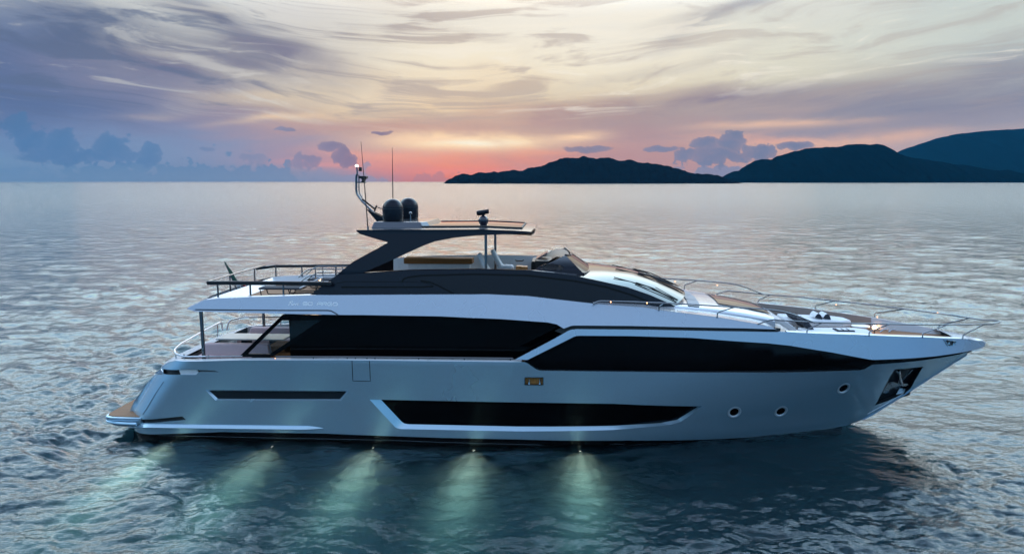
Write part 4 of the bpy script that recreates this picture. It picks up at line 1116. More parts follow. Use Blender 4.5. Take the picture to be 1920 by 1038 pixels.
# ---- hardtop and its legs
legp = [(630.8, 515.8), (661, 491), (690, 475), (710, 464.5), (727.6, 454.2), (710, 449.3), (675.6, 438.8), (667.8, 433.2), (667.8, 431.5), (700, 431), (905, 430), (960, 432), (990, 433.7), (997, 434.6), (990, 437.3), (975, 437.8), (890, 441.7), (852.5, 445.5), (815, 452.5), (795, 460), (765, 473.5), (735, 487.5), (700, 502.5), (677.5, 513)]
def hbH(x, z):
    f = min(1, max(0, (6.55 - z) / 1.2)); w = 2.18 + .26 * f
    return w if x < -3 else w - (0.012 * (x + 3) ** 2 if x < -1.5 else .027 + .11 * (x + 1.5) ** 2 + .036 * (x + 1.5))
H_ = pts(hbH, legp)
mb = MB(); add_skin(mb, hbH, H_, (), .18, .16, both=True)
V, F, N, RV, RF = skin(off(hbH, -.16), H_, (), .2, 0); mb.add(*flat_normals(V, F)); mb.mirror(*flat_normals(V, F))
HT = build2(mb, 'hardtop_arch', 'char', Y)
zt = float(np.mean([H_[i][1] for i in (9, 10)]))
tx = np.linspace(H_[7][0] + .03, H_[13][0] - .02, 26)
edgeT = [(x, hbH(x, 6.55) - .004, float(np.interp(x, [H_[8][0], H_[9][0], H_[10][0], H_[12][0], H_[13][0]], [H_[8][1], H_[9][1], H_[10][1], H_[12][1], H_[13][1]])) + .004) for x in tx]
btm = [(x, hbH(x, 6.5) - .02, z - .12) for x, y, z in edgeT]
bul = [-.12 + .12 * min(1, i / 6) + (.08 * max(0, (i - 17) / 8) ** 2) for i in range(26)]
mb = MB(); crowned(mb, edgeT, bul, [.02 + .05 * min(1, i / 10) for i in range(26)], 16, 2.6)
mb.build('hardtop_roof', 'silver', HT, angle=60)
mb = MB(); crowned(mb, btm, [b * .9 for b in bul], .0, 10, 2.6); mb.build('hardtop_underside', 'char', HT)
def htp(i, t, up):
    a = int(min(i, 24)); f = i - a; P = [edgeT[a][k] * (1 - f) + edgeT[a + 1][k] * f for k in range(3)]; q = 1 - abs(t) ** 2.6
    c = [.02 + .05 * min(1, k / 10) for k in (a, a + 1)]
    return (P[0] + (bul[a] * (1 - f) + bul[a + 1] * f) * q, P[1] * t, P[2] + (c[0] * (1 - f) + c[1] * f) * q + up)
mb = MB()
V = [htp(9 + 14.2 * i / 12, -.72 + 1.44 * j / 8, .014) for i in range(13) for j in range(9)]; mb.add(V, [(i * 9 + j, (i + 1) * 9 + j, (i + 1) * 9 + j + 1, i * 9 + j + 1) for i in range(12) for j in range(8)])
mb.build('sunroof', 'wind', HT)
mb = MB()
for t in (-.74, .74): mb.tube([htp(9 + 14.4 * i / 12, t, .02) for i in range(13)], .028, 6)
mb.tube([htp(9, -.74 + 1.48 * j / 8, .02) for j in range(9)], .028, 6); mb.tube([htp(23.4, -.74 + 1.48 * j / 8, .02) for j in range(9)], .03, 6)
mb.build('sunroof_frame', 'black', HT)
for px in (911, ):
    for yy in (-1.82, 1.82):
        mb = MB(); xx = on_y(911, 470, -1.82)[0]; mb.tube([(xx, yy, 4.7), (xx, yy, 6.5)], .045, 10); mb.build('hardtop_post', 'steel', HT)
# plinth, radomes, searchlight
mb = MB()
pl = [(-5.62, -1.55), (-3.95, -1.55), (-3.75, -1.2), (-3.75, 1.5), (-5.5, 1.5)]
mb.add([(x, y, 6.60) for x, y in pl] + [(-5.15 + (x + 5.15) * .88 + .02, y * .9, 6.80) for x, y in pl], [tuple(range(5, 10)), tuple(reversed(range(5)))] + [(i, (i + 1) % 5, 5 + (i + 1) % 5, 5 + i) for i in range(5)])
mb.build('radome_plinth', 'silver', HT, smooth=False, bevel=.03)
for c, s in ((on_y(737, 421, -.78), 1.0), (on_y(766.5, 416, .95), 1.0)):
    mb = MB(); r = .335
    prof = [(r * .9, -.02), (r * .97, .02), (r, .09), (r * 1.0, .40)] + [(r * math.cos(a), .40 + r * .96 * math.sin(a)) for a in np.linspace(.12, 1.5, 9)]
    mb.lathe((c[0], c[1], 6.80), prof, 36); e = mb.build('radome', 'char', Y, angle=50)
    mb = MB(); mb.lathe((c[0], c[1], 6.80), [(r * 1.004, .385), (r * 1.01, .395), (r * 1.004, .405)], 36); mb.build('radome_seam', 'slate', e)
c = on_y(771, 417, .1); mb = MB(); mb.tube([(c[0] - .02, c[1], 6.8), (c[0] - .02, c[1], 6.98)], .022, 8); mb.lathe((c[0] - .02, c[1], 6.98), [(.03, 0), (.06, .03), (.05, .07), (.01, .09)], 12); mb.build('gps_antenna', 'steel', Y)
c = on_y(906.5, 416, -1.0)
mb = MB(); mb.lathe((c[0], c[1], 6.63), [(.15, -.02), (.15, .06), (.10, .08)] + [(.165 * math.cos(a), .20 + .165 * math.sin(a)) for a in np.linspace(-.9, 1.4, 9)], 24); e = mb.build('searchlight', simple('glossy navy housing', (.012, .014, .03), .12, 0, .6, .5), Y, angle=60)
mb = MB(); mb.tube([(c[0] - .02, c[1], 6.98), (c[0] + .02, c[1], 7.08)], .05, 8)
mb.tube([(c[0] - .21, c[1] + .02, 7.06), (c[0] - .12, c[1] + .01, 7.075), (c[0] + .17, c[1] - .05, 7.13)], [.075, .085, .07], 14); mb.build('lamp_barrel', 'char', e, angle=60)
for px, py, y in ((892, 429, -1.3), (920, 418, 1.0)):
    p = on_y(px, py, y); mb = MB(); mb.box(p[0] - .04, p[0] + .04, p[1] - .04, p[1] + .04, p[2] - .05, p[2] + .04); mb.build('roof_cleat', 'black', HT, bevel=.01)
# mast and whips
A0 = lambda a, b: on_y(a, b, .0)
mb = MB()
for dy in (-.06, .06):
    L = [(p[0], p[1] + dy, p[2]) for p in (A0(717, 416), A0(676, 374), A0(668, 361), A0(668, 330), A0(670, 326))]; mb.tube(soft(L, .1), .024, 8)
L = [A0(679, 371), A0(673, 360), A0(673, 328)]; mb.tube(soft(L, .08), .022, 8); mb.tube([A0(669, 342), A0(686, 342)], .02, 6)
mb.tube([A0(670, 327), A0(669, 312)], .028, 8); mb.tube([A0(672, 320), A0(677, 320)], .015, 6)
MS = mb.build('mast', 'steel', Y)
mb = MB(); q = [A0(*p) for p in [(688, 391), (722, 407), (722, 419), (711, 418)]]
for dy in (-.14, .10): mb.prism([(p[0], p[1] + dy, p[2]) for p in q], (0, .04, 0))
mb.build('mast_foot', 'char', MS, smooth=False)
mb = MB(); mb.tube([A0(679, 373), A0(703, 392)], .03, 8); mb.tube([A0(706, 388), A0(718, 392)], .014, 6); mb.tube([A0(702, 396), A0(706, 385)], .03, 8); mb.build('mast_strut', 'black', MS)
mb = MB(); q = [A0(*p) for p in [(673.5, 330), (688, 330), (688.5, 334), (684.5, 336), (683.5, 340), (687, 342.5), (678, 342.5), (680.5, 338), (679, 335), (673.5, 334.5)]]; mb.prism([(p[0], -.14, p[2]) for p in q], (0, .28, 0)); mb.build('horn', 'black', MS, smooth=False, bevel=.01)
mb = MB(); a, b = A0(673.5, 321), A0(678, 313.5); mb.box(a[0], b[0], -.07, .07, a[2], b[2]); mb.build('mast_camera', 'black', MS, bevel=.01)
p = A0(669, 311.5); mb = MB(); mb.lathe((p[0], p[1], p[2]), [(.05, -.02), (.055, .0), (.05, .03), (.02, .05)], 14); mb.build('mast_light', 'lampm', MS)
for P in ([on_y(690, 431, -1.6), on_y(685, 365, -1.6), on_y(676.8, 265, -1.6)], [on_y(737, 400, .3), on_y(736.3, 340, .3), on_y(735.5, 276.5, .3)]):
    mb = MB(); mb.tube(P, [.02, .016, .006], 6); e = mb.build('whip_antenna', 'black', Y)
    mb = MB(); mb.tube([(P[0][0], P[0][1], P[0][2] - .05), (P[0][0], P[0][1], P[0][2] + .12)], .03, 8); mb.build('antenna_base', 'steel', e)

# ---- little windscreen of the flybridge
def yb2(f): return -2.12 + .5 * f
base = [on_y(998, 506.5, -2.16), on_y(1040, 511.5, -2.10), on_y(1085, 513, -1.92), on_y(1092.5, 510.5, -1.80)]
topf = [on_y(1015.5, 497.5, -1.98), on_y(1033, 491.5, -1.86), on_y(1050, 483, -1.70), on_y(1060.5, 478, -1.58)]
sideP = base + list(reversed(topf))
hole_ = [on_y(a, b, -2.0) for a, b in [(1013, 503), (1019.5, 494.8), (1036, 494.2), (1051, 496.8), (1057.5, 501), (1053.5, 506), (1030, 505)]]
mb = MB()
def side_fn(x, z): return 2.14 - .3 * (z - 5.30) - 2.6 * max(0, z - 5.4) ** 1.5 - .05 * max(0, x) ** 2
sP = [on_s(a, b, side_fn) for a, b in [(994, 509.5), (1040, 515), (1085, 518), (1094, 512.5), (1060.5, 478), (1050, 483), (1033, 491.5), (1015.5, 497.5)]]
hP = [on_s(a, b, side_fn) for a, b in [(1013, 503), (1019.5, 495.2), (1036, 494.6), (1051, 497.2), (1057.5, 501.3), (1053.5, 506.2), (1030, 505.4)]]
add_skin(mb, side_fn, sP, [hP], .15, .04, both=True, port_holes=True); FW = build2(mb, 'flybridge_windscreen', 'char', Y)
mb = MB(); add_skin(mb, off(side_fn, -.02), hP, (), .15, 0, both=True); build2(mb, 'quarter_light', 'clear', FW)
a3 = (sP[3][0], -side_fn(*sP[3]), sP[3][1]); b3 = (sP[4][0], -side_fn(*sP[4]), sP[4][1])
NN = 20; V = []
for i in range(7):
    f = i / 6; p = [a3[k] * (1 - f) + b3[k] * f for k in range(3)]
    for j in range(NN + 1):
        t = -1 + 2 * j / NN; q = 1 - abs(t) ** 2.2; V.append((p[0] + (.34 - .14 * f) * q, p[1] * -t, p[2] + (-.03 - .05 * f) * q))
mb = MB(); mb.add(V, [(i * (NN + 1) + j, (i + 1) * (NN + 1) + j, (i + 1) * (NN + 1) + j + 1, i * (NN + 1) + j + 1) for i in range(6) for j in range(NN)]); mb.build('screen_glass', 'smoke', FW)
mb = MB(); mb.tube(V[6 * (NN + 1):], .035, 8); mb.tube(V[:NN + 1], .03, 8); mb.build('screen_frame', 'char', FW)
# hood inside the screen and helm console
mb = MB(); hx = b3[0]
hood = [(x, max(side_fn(x, z) - .06, .3), z) for x, z in ((hx - .72, 5.42), (hx - .55, 5.60), (hx - .3, b3[2] - .05), (hx - .03, b3[2] - .03))]; crowned(mb, hood, .15, -.05, 12, 2.4); mb.build('dash_hood', 'black', FW)
mb = MB(); mb.box(hx - 1.15, hx - .45, .35, 1.9, 4.7, 5.38); mb.box(hx - 1.0, hx - .2, -.6, .9, 4.7, 5.5); e = mb.build('helm_console', 'black', Y, bevel=.04)
mb = MB(); mb.prism([(hx - .98, .0, 5.50), (hx - .62, .0, 5.72), (hx - .58, .0, 5.69), (hx - .94, .0, 5.46)], (0, .8, 0)); mb.build('console_screen', simple('mauve glazed display', (.25, .17, .16), .2), e, smooth=False)
mb = MB(); mb.tube([on_y(966, 487, 1.9), on_y(968, 489, 1.88), on_y(979, 489, 1.88), on_y(982, 487, 1.9)], .02, 6); mb.build('grab_handle', 'chrome', e)
for k, (px, py) in enumerate([(974, 499), (984, 500)]):
    p = on_z(px, py, 5.2); mb = MB(); mb.box(p[0] - .12, p[0] + .10, p[1] - .2, p[1] + .2, 4.7, 5.22); mb.build('helm_locker', 'amber', Y, bevel=.02)
# helm seats
def helm_seat(x, y):
    mb = MB(); mb.box(x - .05, x + .50, y - .30, y + .30, 5.02, 5.20); e = mb.build('helm_seat', 'cloth', Y, bevel=.07)
    mb = MB(); mb.prism([(x - .02, y - .29, 5.12), (x - .30, y - .29, 5.72), (x - .20, y - .29, 5.76), (x + .14, y - .29, 5.16)], (0, .58, 0)); mb.build('seat_backrest', 'cloth', e, bevel=.05)
    mb = MB(); mb.lathe((x + .2, y, 4.69), [(.16, 0), (.05, .03), (.05, .34)], 12); mb.build('seat_pedestal', 'steel', e)
p = on_y(936, 500, .9); helm_seat(p[0], p[1])
p = on_y(915, 503, -.5); helm_seat(p[0] - .05, p[1] - .1)
# bar counter with varnished top
a, b = on_y(757, 494, 1.0), on_y(885, 495, 1.0)
mb = MB(); mb.box(a[0], b[0], 1.0, 1.62, b[2], b[2] + .19); mb.build('bar_counter_top', 'wood', Y, bevel=.01)
mb = MB(); mb.box(a[0] + .1, b[0] - .1, 1.1, 1.6, 4.7, b[2]); mb.build('bar_counter', 'white', Y, bevel=.02)
# ---- aft sun deck railing: thick black handrail, thin steel tube astern
yr = 2.72
NL = [on_y(a, b, -yr) for a, b in [(388, 530), (500, 530.6), (622, 531.6)]]
zr = NL[0][2]
mb = MB()
def bar(mb, L, h, w):
    for i in range(len(L) - 1):
        a, b = Vector(L[i]), Vector(L[i + 1]); n = Vector((0, w / 2, 0)); u = Vector((0, 0, h / 2))
        mb.add([a - n - u, a + n - u, a + n + u, a - n + u, b - n - u, b + n - u, b + n + u, b - n + u], [(0, 1, 2, 3), (7, 6, 5, 4), (0, 4, 5, 1), (1, 5, 6, 2), (2, 6, 7, 3), (3, 7, 4, 0)])
bar(mb, NL, .125, .10)
FL = [on_y(480, 503.5, yr - .05), on_y(516, 499, yr), on_y(662, 497.5, yr)]
bar(mb, FL, .105, .10)
DR = build2(mb, 'sun_deck_handrail', 'blacklac', Y, bevel=.03)
mb = MB(); mb.tube(soft([NL[0], (NL[0][0] - .03, -2.5, zr + .02), (NL[0][0] - .06, 0, zr + .02), (NL[0][0] - .02, 2.35, zr + .02), FL[0]], .25), .026, 8); mb.build('stern_tube', 'steel', DR)
for x, s in [(on_y(408, 545, -2.7)[0], -1), (on_y(469, 545, -2.7)[0], -1), (on_y(531, 545, -2.7)[0], -1), (-10.3, 1), (-9.3, 1), (-8.0, 1), (-6.6, 1), (-10.7, .6), (-10.7, -.2)]:
    mb = MB(); yy = s * 2.68; mb.tube([(x, yy, 4.3 if abs(s) < 1 else 4.52), (x, yy, zr)], .03, 8); mb.build('stanchion', 'steel', DR)
# inner stair guard rails
mb = MB()
for dz in (0, -.22):
    for yy in (.2, 1.05): mb.tube(soft([(-8.6, yy, zr + .08 + dz - .25), (-8.25, yy, zr + .12 + dz), (-6.3, yy, zr + .12 + dz)], .2), .02, 6)
for x in (-8.0, -7.3, -6.6):
    for yy in (.2, 1.05): mb.tube([(x, yy, 4.26), (x, yy, zr + .12)], .018, 6)
mb.build('stair_guard', 'steel', Y)
mb = MB(); mb.box(-8.1, -6.2, .25, 1.0, 4.27, 4.34); mb.build('stair_hatch', 'dark', Y, bevel=.02)
p = on_y(599.5, 524, .1); mb = MB(); mb.lathe((p[0], p[1], p[2]), [(.02, -.03), (.045, 0), (.02, .03)], 10); mb.build('deck_lamp', 'lampw', Y)
# overhang posts
for yy in (-2.55, 2.55):
    xx = on_y(382, 620, -2.55)[0]; mb = MB(); mb.tube([(xx - .02, yy, 1.8), (xx - .06, yy, 4.08)], .055, 12); mb.build('overhang_post', 'steel', Y)
# ---- cockpit rails round the stern
sr = [on_y(a, b, -2.86) for a, b in [(455, 667), (400, 668), (345, 668.5), (328, 668)]]
mb = MB()
yq = 2.5
loop = [sr[0], sr[1], sr[2], (-11.62, -2.72, 2.72), (-11.78, -2.45, 2.80)]
mb.tube(soft(loop, .2), .027, 8)
up = [(-11.78, -2.45, 2.80), (-11.86, -1.9, 2.86), (-11.95, .3, 2.95), (-11.9, 1.35, 3.02), (-11.9, 1.42, 2.70)]
mb.tube(soft(up, .12), .028, 8)
mb.tube(soft([(-11.9, 1.75, 2.62), (-11.85, 1.9, 2.95), (-11.6, 2.5, 2.98), (-9.0, 2.8, 2.98)], .12), .03, 8)
SR = mb.build('stern_rail', 'chrome', Y)
for x, y in [(-11.3, -2.80), (-10.5, -2.86), (-9.7, -2.86), (-11.76, -2.4), (-11.9, 1.0), (-10.2, 2.72), (-9.2, 2.8)]:
    mb = MB(); mb.tube([(x, y, 2.05), (x, y, 2.74 if y < 0 else 2.95)], .022, 8); mb.build('stanchion', 'chrome', SR)
mb = MB(); mb.box(-12.0, -11.55, -2.3, 2.3, 1.79, 2.30); mb.build('stern_bench_base', 'white', Y, bevel=.04)
# steps and wooden locker at the saloon door
l0, l1 = on_y(503, 648, -1.75), on_y(533, 648, -1.75); mb = MB(); mb.box(l0[0], l1[0], -1.75, -.95, 1.80, l0[2]); mb.box(l0[0] + .15, l1[0] + .35, -2.25, -1.76, 1.80, 2.62); mb.build('cockpit_locker', 'wood', Y, bevel=.01)
mb = MB(); mb.box(-8.8, -7.9, .6, 2.2, 1.8, 2.75); mb.build('cockpit_cabinet', 'wood', Y, bevel=.01)

# ---- foredeck rails
def rl(x, z=3.5):
    u = min(max((14.95 - x) / 10.4, 0.0), 1.0); return 3.12 * (1 - (1 - u) ** 2.3)
def R_(lst): return [(x, -rl(x), z) for x, z in (on_s(a, b, rl) for a, b in lst)]
r1 = R_([(1112, 570), (1122, 564), (1183, 565.5), (1263, 568.5), (1377, 575.4), (1440, 580), (1467, 583.5), (1490, 590), (1528, 605)])
r2 = R_([(1421, 607.5), (1446, 598.8), (1528, 604.2), (1605, 606), (1728, 608.4), (1790, 608.6), (1820, 608)])
tip = [on_y(1862, 606.5, -.34), on_y(1873, 604.5, -.18), on_y(1878, 602, 0)]
r2 = r2 + tip
mir = lambda L: [(p[0], -p[1], p[2]) for p in L]
mb = MB(); mb.tube(soft(r1, .1), .021, 8); mb.tube(soft(mir(r1), .1), .021, 8)
full = r2 + mir(r2[:-1])[::-1]; mb.tube(soft(full, .12), .021, 8)
PR_ = mb.build('bow_rail', 'steel', Y)
for foot, kn, top in [((1235.6, 581), (1235.8, 574.5), (1247, 568)), ((1344.8, 594.4), (1345, 585.5), (1377, 575.6)), ((1513, 625), (1513, 617.5), (1542, 604.6)), ((1629.5, 629), (1629.5, 621.5), (1668, 607.6)), ((1729.8, 632), (1729.8, 625), (1776, 609)), ((1805, 634), (1806, 627.5), (1846, 607.6))]:
    fx, fz = on_s(*foot, lambda x, z: rl(x) - .05 if x < 12.6 else max(rl(x) - .28, .1)); fy = rl(fx) - .05 if fx < 12.6 else max(rl(fx) - .28, .1)
    kx, kz = on_s(*kn, lambda x, z: fy); tx_, tz_ = on_s(*top, rl) if top[0] < 1800 else (on_y(*top, -.52)[0], on_y(*top, -.52)[2])
    ty = rl(tx_) if top[0] < 1800 else .52
    L = [(fx, -fy, fz - .02), (kx, -fy - .0, kz), (tx_, -ty, tz_)]
    for q in (L, mir(L)):
        mb = MB(); mb.tube(soft(q, .07), .019, 8); mb.build('stanchion', 'steel', PR_)
for px, py, sg in [(1145, 565, -1), (1213, 567, -1), (1568, 570.5, 1), (1645, 593.5, 1), (1758, 585.5, 1), (1345, 534, 1), (1266, 527, 1)]:
    fx, fz = on_s(px, py, rl) if sg < 0 else (None, None)
    if sg > 0:
        yy = 2.0
        for _ in range(10): q = on_y(px, py, yy); yy = .5 * yy + .5 * rl(q[0])
        q = on_y(px, py, yy)
    else: q = (fx, -rl(fx) - .02, fz)
    mb = MB(); mb.lathe((q[0], q[1], q[2] - .01), [(.008, -.02), (.018, 0), (.008, .02)], 8); mb.build('courtesy_light', 'lampo', PR_)
# mooring bitts, fairlead, deck fittings at the bow
for s in (1, -1):
    for x in (11.43, 11.68):
        mb = MB(); yy = s * (hbB(x, 3.2) - .16); mb.lathe((x, yy, DK), [(.05, 0), (.03, .04), (.03, .20), (.05, .25), (.02, .28)], 12); mb.build('bitt', 'steel', Y)
fl_ = [on_s(a, b, hbB) for a, b in [(1769, 635.6), (1794, 638.8), (1791, 646.5), (1777, 649)]]
mb = MB(); rim(mb, off(hbB, .02), fl_, [(sum(p[0] for p in fl_) / 4 + (x - sum(p[0] for p in fl_) / 4) * .8, sum(p[1] for p in fl_) / 4 + (z - sum(p[1] for p in fl_) / 4) * .75) for x, z in fl_], 0, .0); e = mb.build('bow_fairlead', 'chrome', Y)
mb = MB(); add_skin(mb, off(hbB, .012), fl_, (), .1, .01); mb.build('fairlead_throat', 'slate', e)
for a, b in ((1778, 640), (1787, 642)):
    mb = MB(); x, z = on_s(a, b, hbB); y = -hbB(x, z) - .03; mb.tube([(x, y, z - .07), (x, y, z), (x, y, z + .06)], [.045, .03, .04], 10); mb.build('fairlead_pin', 'chrome', e)
p = on_z(1640, 613.5, 3.22)
mb = MB(); mb.lathe((p[0], p[1], p[2]), [(.03, -.07), (.07, -.03), (.075, .01), (.03, .07)], 14); e = mb.build('foredeck_lamp', 'lampw', Y)
mb = MB(); mb.tube([(p[0], p[1], DK), (p[0], p[1], p[2] - .03)], .02, 8); mb.build('lamp_stem', 'steel', e)
lp = bpy.data.lights.new('foredeck lamp light', 'POINT'); lp.energy = 5; lp.color = (1, .5, .2); lp.shadow_soft_size = .08
lo = bpy.data.objects.new('lamp_light', lp); link(lo, Y); lo.location = (p[0] + .02, p[1] - .02, p[2] + .14)
for a, b in ((1656, 619), (1672, 619)):
    q = on_z(a, b, 3.06); mb = MB(); mb.tube([(q[0] - .1, q[1], DK + .02), (q[0], q[1], DK + .1), (q[0] + .12, q[1], DK + .12)], .025, 8); mb.build('deck_cleat', 'chrome', Y)
# warm light spilling from the saloon door on the cockpit
lp = bpy.data.lights.new('cockpit ceiling light', 'POINT'); lp.energy = 130; lp.color = (1, .62, .32); lp.shadow_soft_size = .15
lo = bpy.data.objects.new('ceiling_light', lp); link(lo, Y); lo.location = (-7.9, -.4, 3.8)
# ---- lettering on the upper deck side, drawn stroke by stroke
def script_text():
    out = []
    R = [[(0, -.1), (.9, 1.25), (.75, 1.2)], [(.25, .95), (.9, 1.3), (1.45, 1.2), (1.3, .85), (.7, .62), (1.0, .3), (1.35, .05), (1.6, .1)]]
    i = [[(1.75, .6), (1.6, .1), (1.75, 0), (2.1, .25)], [(1.95, .95), (2.02, 1.02)]]
    v = [[(2.1, .25), (2.35, .58), (2.4, .1), (2.6, .05), (2.95, .55), (3.15, .5)]]
    a = [[(3.75, .55), (3.4, .55), (3.15, .2), (3.35, 0), (3.7, .35), (3.8, .55), (3.7, .08), (4.05, .1)]]
    for g in (R, i, v, a): out += [([(x * .108, y * .125) for x, y in s], .026) for s in g]
    W, Hh = .17, .115
    def box_(x, s): return [[(x + px * W, py * Hh) for px, py in st] for st in s]
    G = {'9': [[(1, .5), (.1, .5), (0, .6), (0, .9), (.1, 1), (.9, 1), (1, .9), (1, .1), (.9, 0), (0, 0)]],
         '0': [[(.12, 0), (0, .12), (0, .88), (.12, 1), (.88, 1), (1, .88), (1, .12), (.88, 0), (.12, 0)]],
         'A': [[(0, 0), (0, .7), (.25, 1), (1, 1), (1, 0)], [(0, .45), (1, .45)]],
         'R': [[(0, 0), (0, 1), (.9, 1), (1, .9), (1, .55), (.9, .45), (0, .45)], [(.6, .45), (1, 0)]],
         'G': [[(1, 1), (.12, 1), (0, .88), (0, .12), (.12, 0), (1, 0), (1, .5), (.5, .5)]],
         'O': [[(.12, 0), (0, .12), (0, .88), (.12, 1), (.88, 1), (1, .88), (1, .12), (.88, 0), (.12, 0)]]}
    x = .58
    for ch, adv in (('9', .215), ('0', .36), ('A', .215), ('R', .215), ('G', .215), ('O', .2)):
        out += [(s, .029) for s in box_(x, G[ch])]; x += adv
    return out
ox, oz = on_s(541, 571.6, hbU); ex, _ = on_s(622.5, 571.6, hbU); sc_ = (ex - ox) / 1.76
strokes = script_text(); nR = len(strokes) - 9
for grp in (strokes[:nR], strokes[nR:nR + 2], strokes[nR + 2:]):
    mb = MB()
    for st, w in grp: ribbon(mb, hbU, [(ox + x * sc_, oz + y * sc_ * .95) for x, y in st], w * sc_, .004, .05)
    mb.build('name_lettering', 'letter', UB)
# ---- underwater lamps
for i, (px, py) in enumerate([(1088, 850), (890, 845), (705, 840), (515, 837.5), (325, 832)]):
    x, y, z = on_z(px, py, -.22); y = -hb(x, -.3) - .04; z = -.42
    mb = MB(); mb.lathe((x, y, z), [(.01, -.022), (.022, -.01), (.022, .01), (.01, .022)], 12); mb.build('underwater_lamp', 'lampc', Y)
    for ang, kk in ((18, .62), (36, .30), (80, .03)):       # a bright core and a wide soft flood from each lens
        sp = bpy.data.lights.new('underwater spot', 'SPOT'); sp.energy = UWE * kk; sp.color = (1.0, .50, .32); sp.spot_size = math.radians(ang); sp.spot_blend = 1.0; sp.shadow_soft_size = .06
        so = bpy.data.objects.new('underwater_spot', sp); link(so, Y); so.location = (x, y - .08, z)
        so.rotation_euler = Vector((0, 1, .10)).to_track_quat('Z', 'Y').to_euler()
x = -13.4; mb = MB(); mb.lathe((x, -1.9, -.22), [(.01, -.022), (.022, -.01), (.022, .01), (.01, .022)], 12); mb.build('underwater_lamp', 'lampc', Y)
sp = bpy.data.lights.new('underwater spot', 'SPOT'); sp.energy = UWE * .9; sp.color = (.78, 1.0, .55); sp.spot_size = math.radians(60); sp.spot_blend = .8; sp.shadow_soft_size = .06
so = bpy.data.objects.new('underwater_spot', sp); link(so, Y); so.location = (x - .1, -1.9, -.24); so.rotation_euler = Vector((1, .15, .1)).to_track_quat('Z', 'Y').to_euler()

# ------------------------------------------------------------------ loose things on board
def cushion(mb, x0, x1, y0, y1, z0, z1): return mb.box(x0, x1, y0, y1, z0, z1)
p0, p1 = on_y(388, 642, -1.7), on_y(507, 642, -1.7)
t = thing('cockpit_sofa', 'mauve cockpit sofa beside the near bulwark, seen over the stern rail', 'sofa', (p0[0], -1.7, 1.79), 'mauve cockpit sofas')
mb = MB(); mb.box(p0[0] - .3, p1[0] + .12, -2.15, -1.2, 1.80, 2.12); mb.build('sofa_base', 'white', t, bevel=.03)
mb = MB(); mb.box(p0[0] - .25, p1[0] + .1, -1.75, -1.2, 2.13, 2.36); mb.build('seat_cushion', 'mauve', t, bevel=.05)
mb = MB(); mb.prism([(p0[0] - .10, -2.12, 2.36), (p0[0] + .02, -1.98, 2.90), (p1[0], -1.98, 2.90), (p1[0] + .16, -2.12, 2.36)], (0, .26, 0)); mb.build('backrest', 'mauve', t, bevel=.04)
mb = MB(); xm = (p0[0] * .72 + p1[0] * .28); mb.box(p0[0] - .12, xm - .01, -2.16, -1.9, 2.34, 2.56); mb.box(xm + .01, p1[0] + .14, -2.16, -1.9, 2.34, 2.56); mb.build('bolster', 'mauve', t, bevel=.03)
f0, f1 = on_y(468, 614, 2.1), on_y(560, 614, 2.1)
t = thing('cockpit_sofa', 'mauve cockpit sofa against the far bulwark behind the pale table', 'sofa', (f0[0], 2.0, 1.79), 'mauve cockpit sofas')
mb = MB(); mb.box(f0[0] - .2, f1[0], 1.3, 2.4, 1.80, 2.12); mb.build('sofa_base', 'white', t, bevel=.03)
mb = MB(); mb.box(f0[0] - .2, f1[0], 1.35, 1.9, 2.13, 2.36); mb.build('seat_cushion', 'mauve', t, bevel=.05)
mb = MB(); mb.prism([(f0[0] - .12, 2.0, 2.2), (f0[0] + .04, 2.12, f0[2]), (f1[0], 2.12, f0[2]), (f1[0], 2.0, 2.2)], (0, .26, 0)); mb.build('backrest', 'mauve', t, bevel=.04)
zt_ = 2.50
T0, T1, T2 = on_y(404, 634.5, -.35), on_y(526, 635, -.35), on_z(430, 624, 2.5)
zt_ = T0[2]; T2 = on_z(428, 624, zt_)
t = thing('dining_table', 'pale grey dining table under the overhang between two mauve sofas', 'table', (T0[0] + 1, .3, 1.79))
mb = MB(); mb.box(T0[0], T1[0] + .1, -.35, min(T2[1], 1.1), zt_ - .05, zt_); mb.build('table_top', simple('pale grey table top', (.52, .52, .50), .25, 0, .5), t, bevel=.012)
for dx in (.7, 1.7):
    mb = MB(); mb.box(T0[0] + dx, T0[0] + dx + .25, .1, .5, 1.79, zt_ - .05); mb.build('table_leg', 'dark', t, bevel=.02)
# flag on its staff
fp = on_y(436.5, 526, .4); ft = on_y(420.5, 490, .4)
t = thing('ensign', 'furled green white and red flag leaning on its staff at the after rail', 'flag', fp)
mb = MB(); q = (fp[0] + (fp[0] - ft[0]) * .75, fp[1], fp[2] + (fp[2] - ft[2]) * .75); mb.tube([q, ft], .018, 8); mb.build('flag_staff', 'steel', t)
def fold(a, b, w0, w1, mat, nm):
    mb = MB(); A_, B_ = [], []
    for i in range(9):
        f = i / 8; c = Vector(a) * (1 - f) + Vector(b) * f; w = w0 + (w1 - w0) * f; wob = .025 * math.sin(f * 9)
        A_.append((c.x - .01, c.y + wob, c.z)); B_.append((c.x + w, c.y - wob, c.z - .02))
    mb.strip(A_, B_); mb.strip([(p[0], p[1] + .05, p[2]) for p in A_], [(p[0], p[1] + .05, p[2]) for p in B_]); mb.strip(B_, [(p[0], p[1] + .05, p[2]) for p in B_]); mb.build(nm, mat, t)
fold(ft, fp, .03, .17, simple('green flag cloth', (.012, .075, .05), .8), 'green_cloth')
fold((fp[0] + .02, fp[1], fp[2]), (fp[0] + .2, fp[1], fp[2] - .26), .14, .10, simple('white flag cloth', (.6, .6, .6), .8), 'white_cloth')
ra = on_y(450, 535, .3); rb = on_y(463, 542, .3)
fold((ra[0], fp[1], ra[2] + .02), (rb[0], fp[1], rb[2] - .02), .12, .10, simple('red flag cloth', (.45, .02, .03), .8), 'red_cloth')
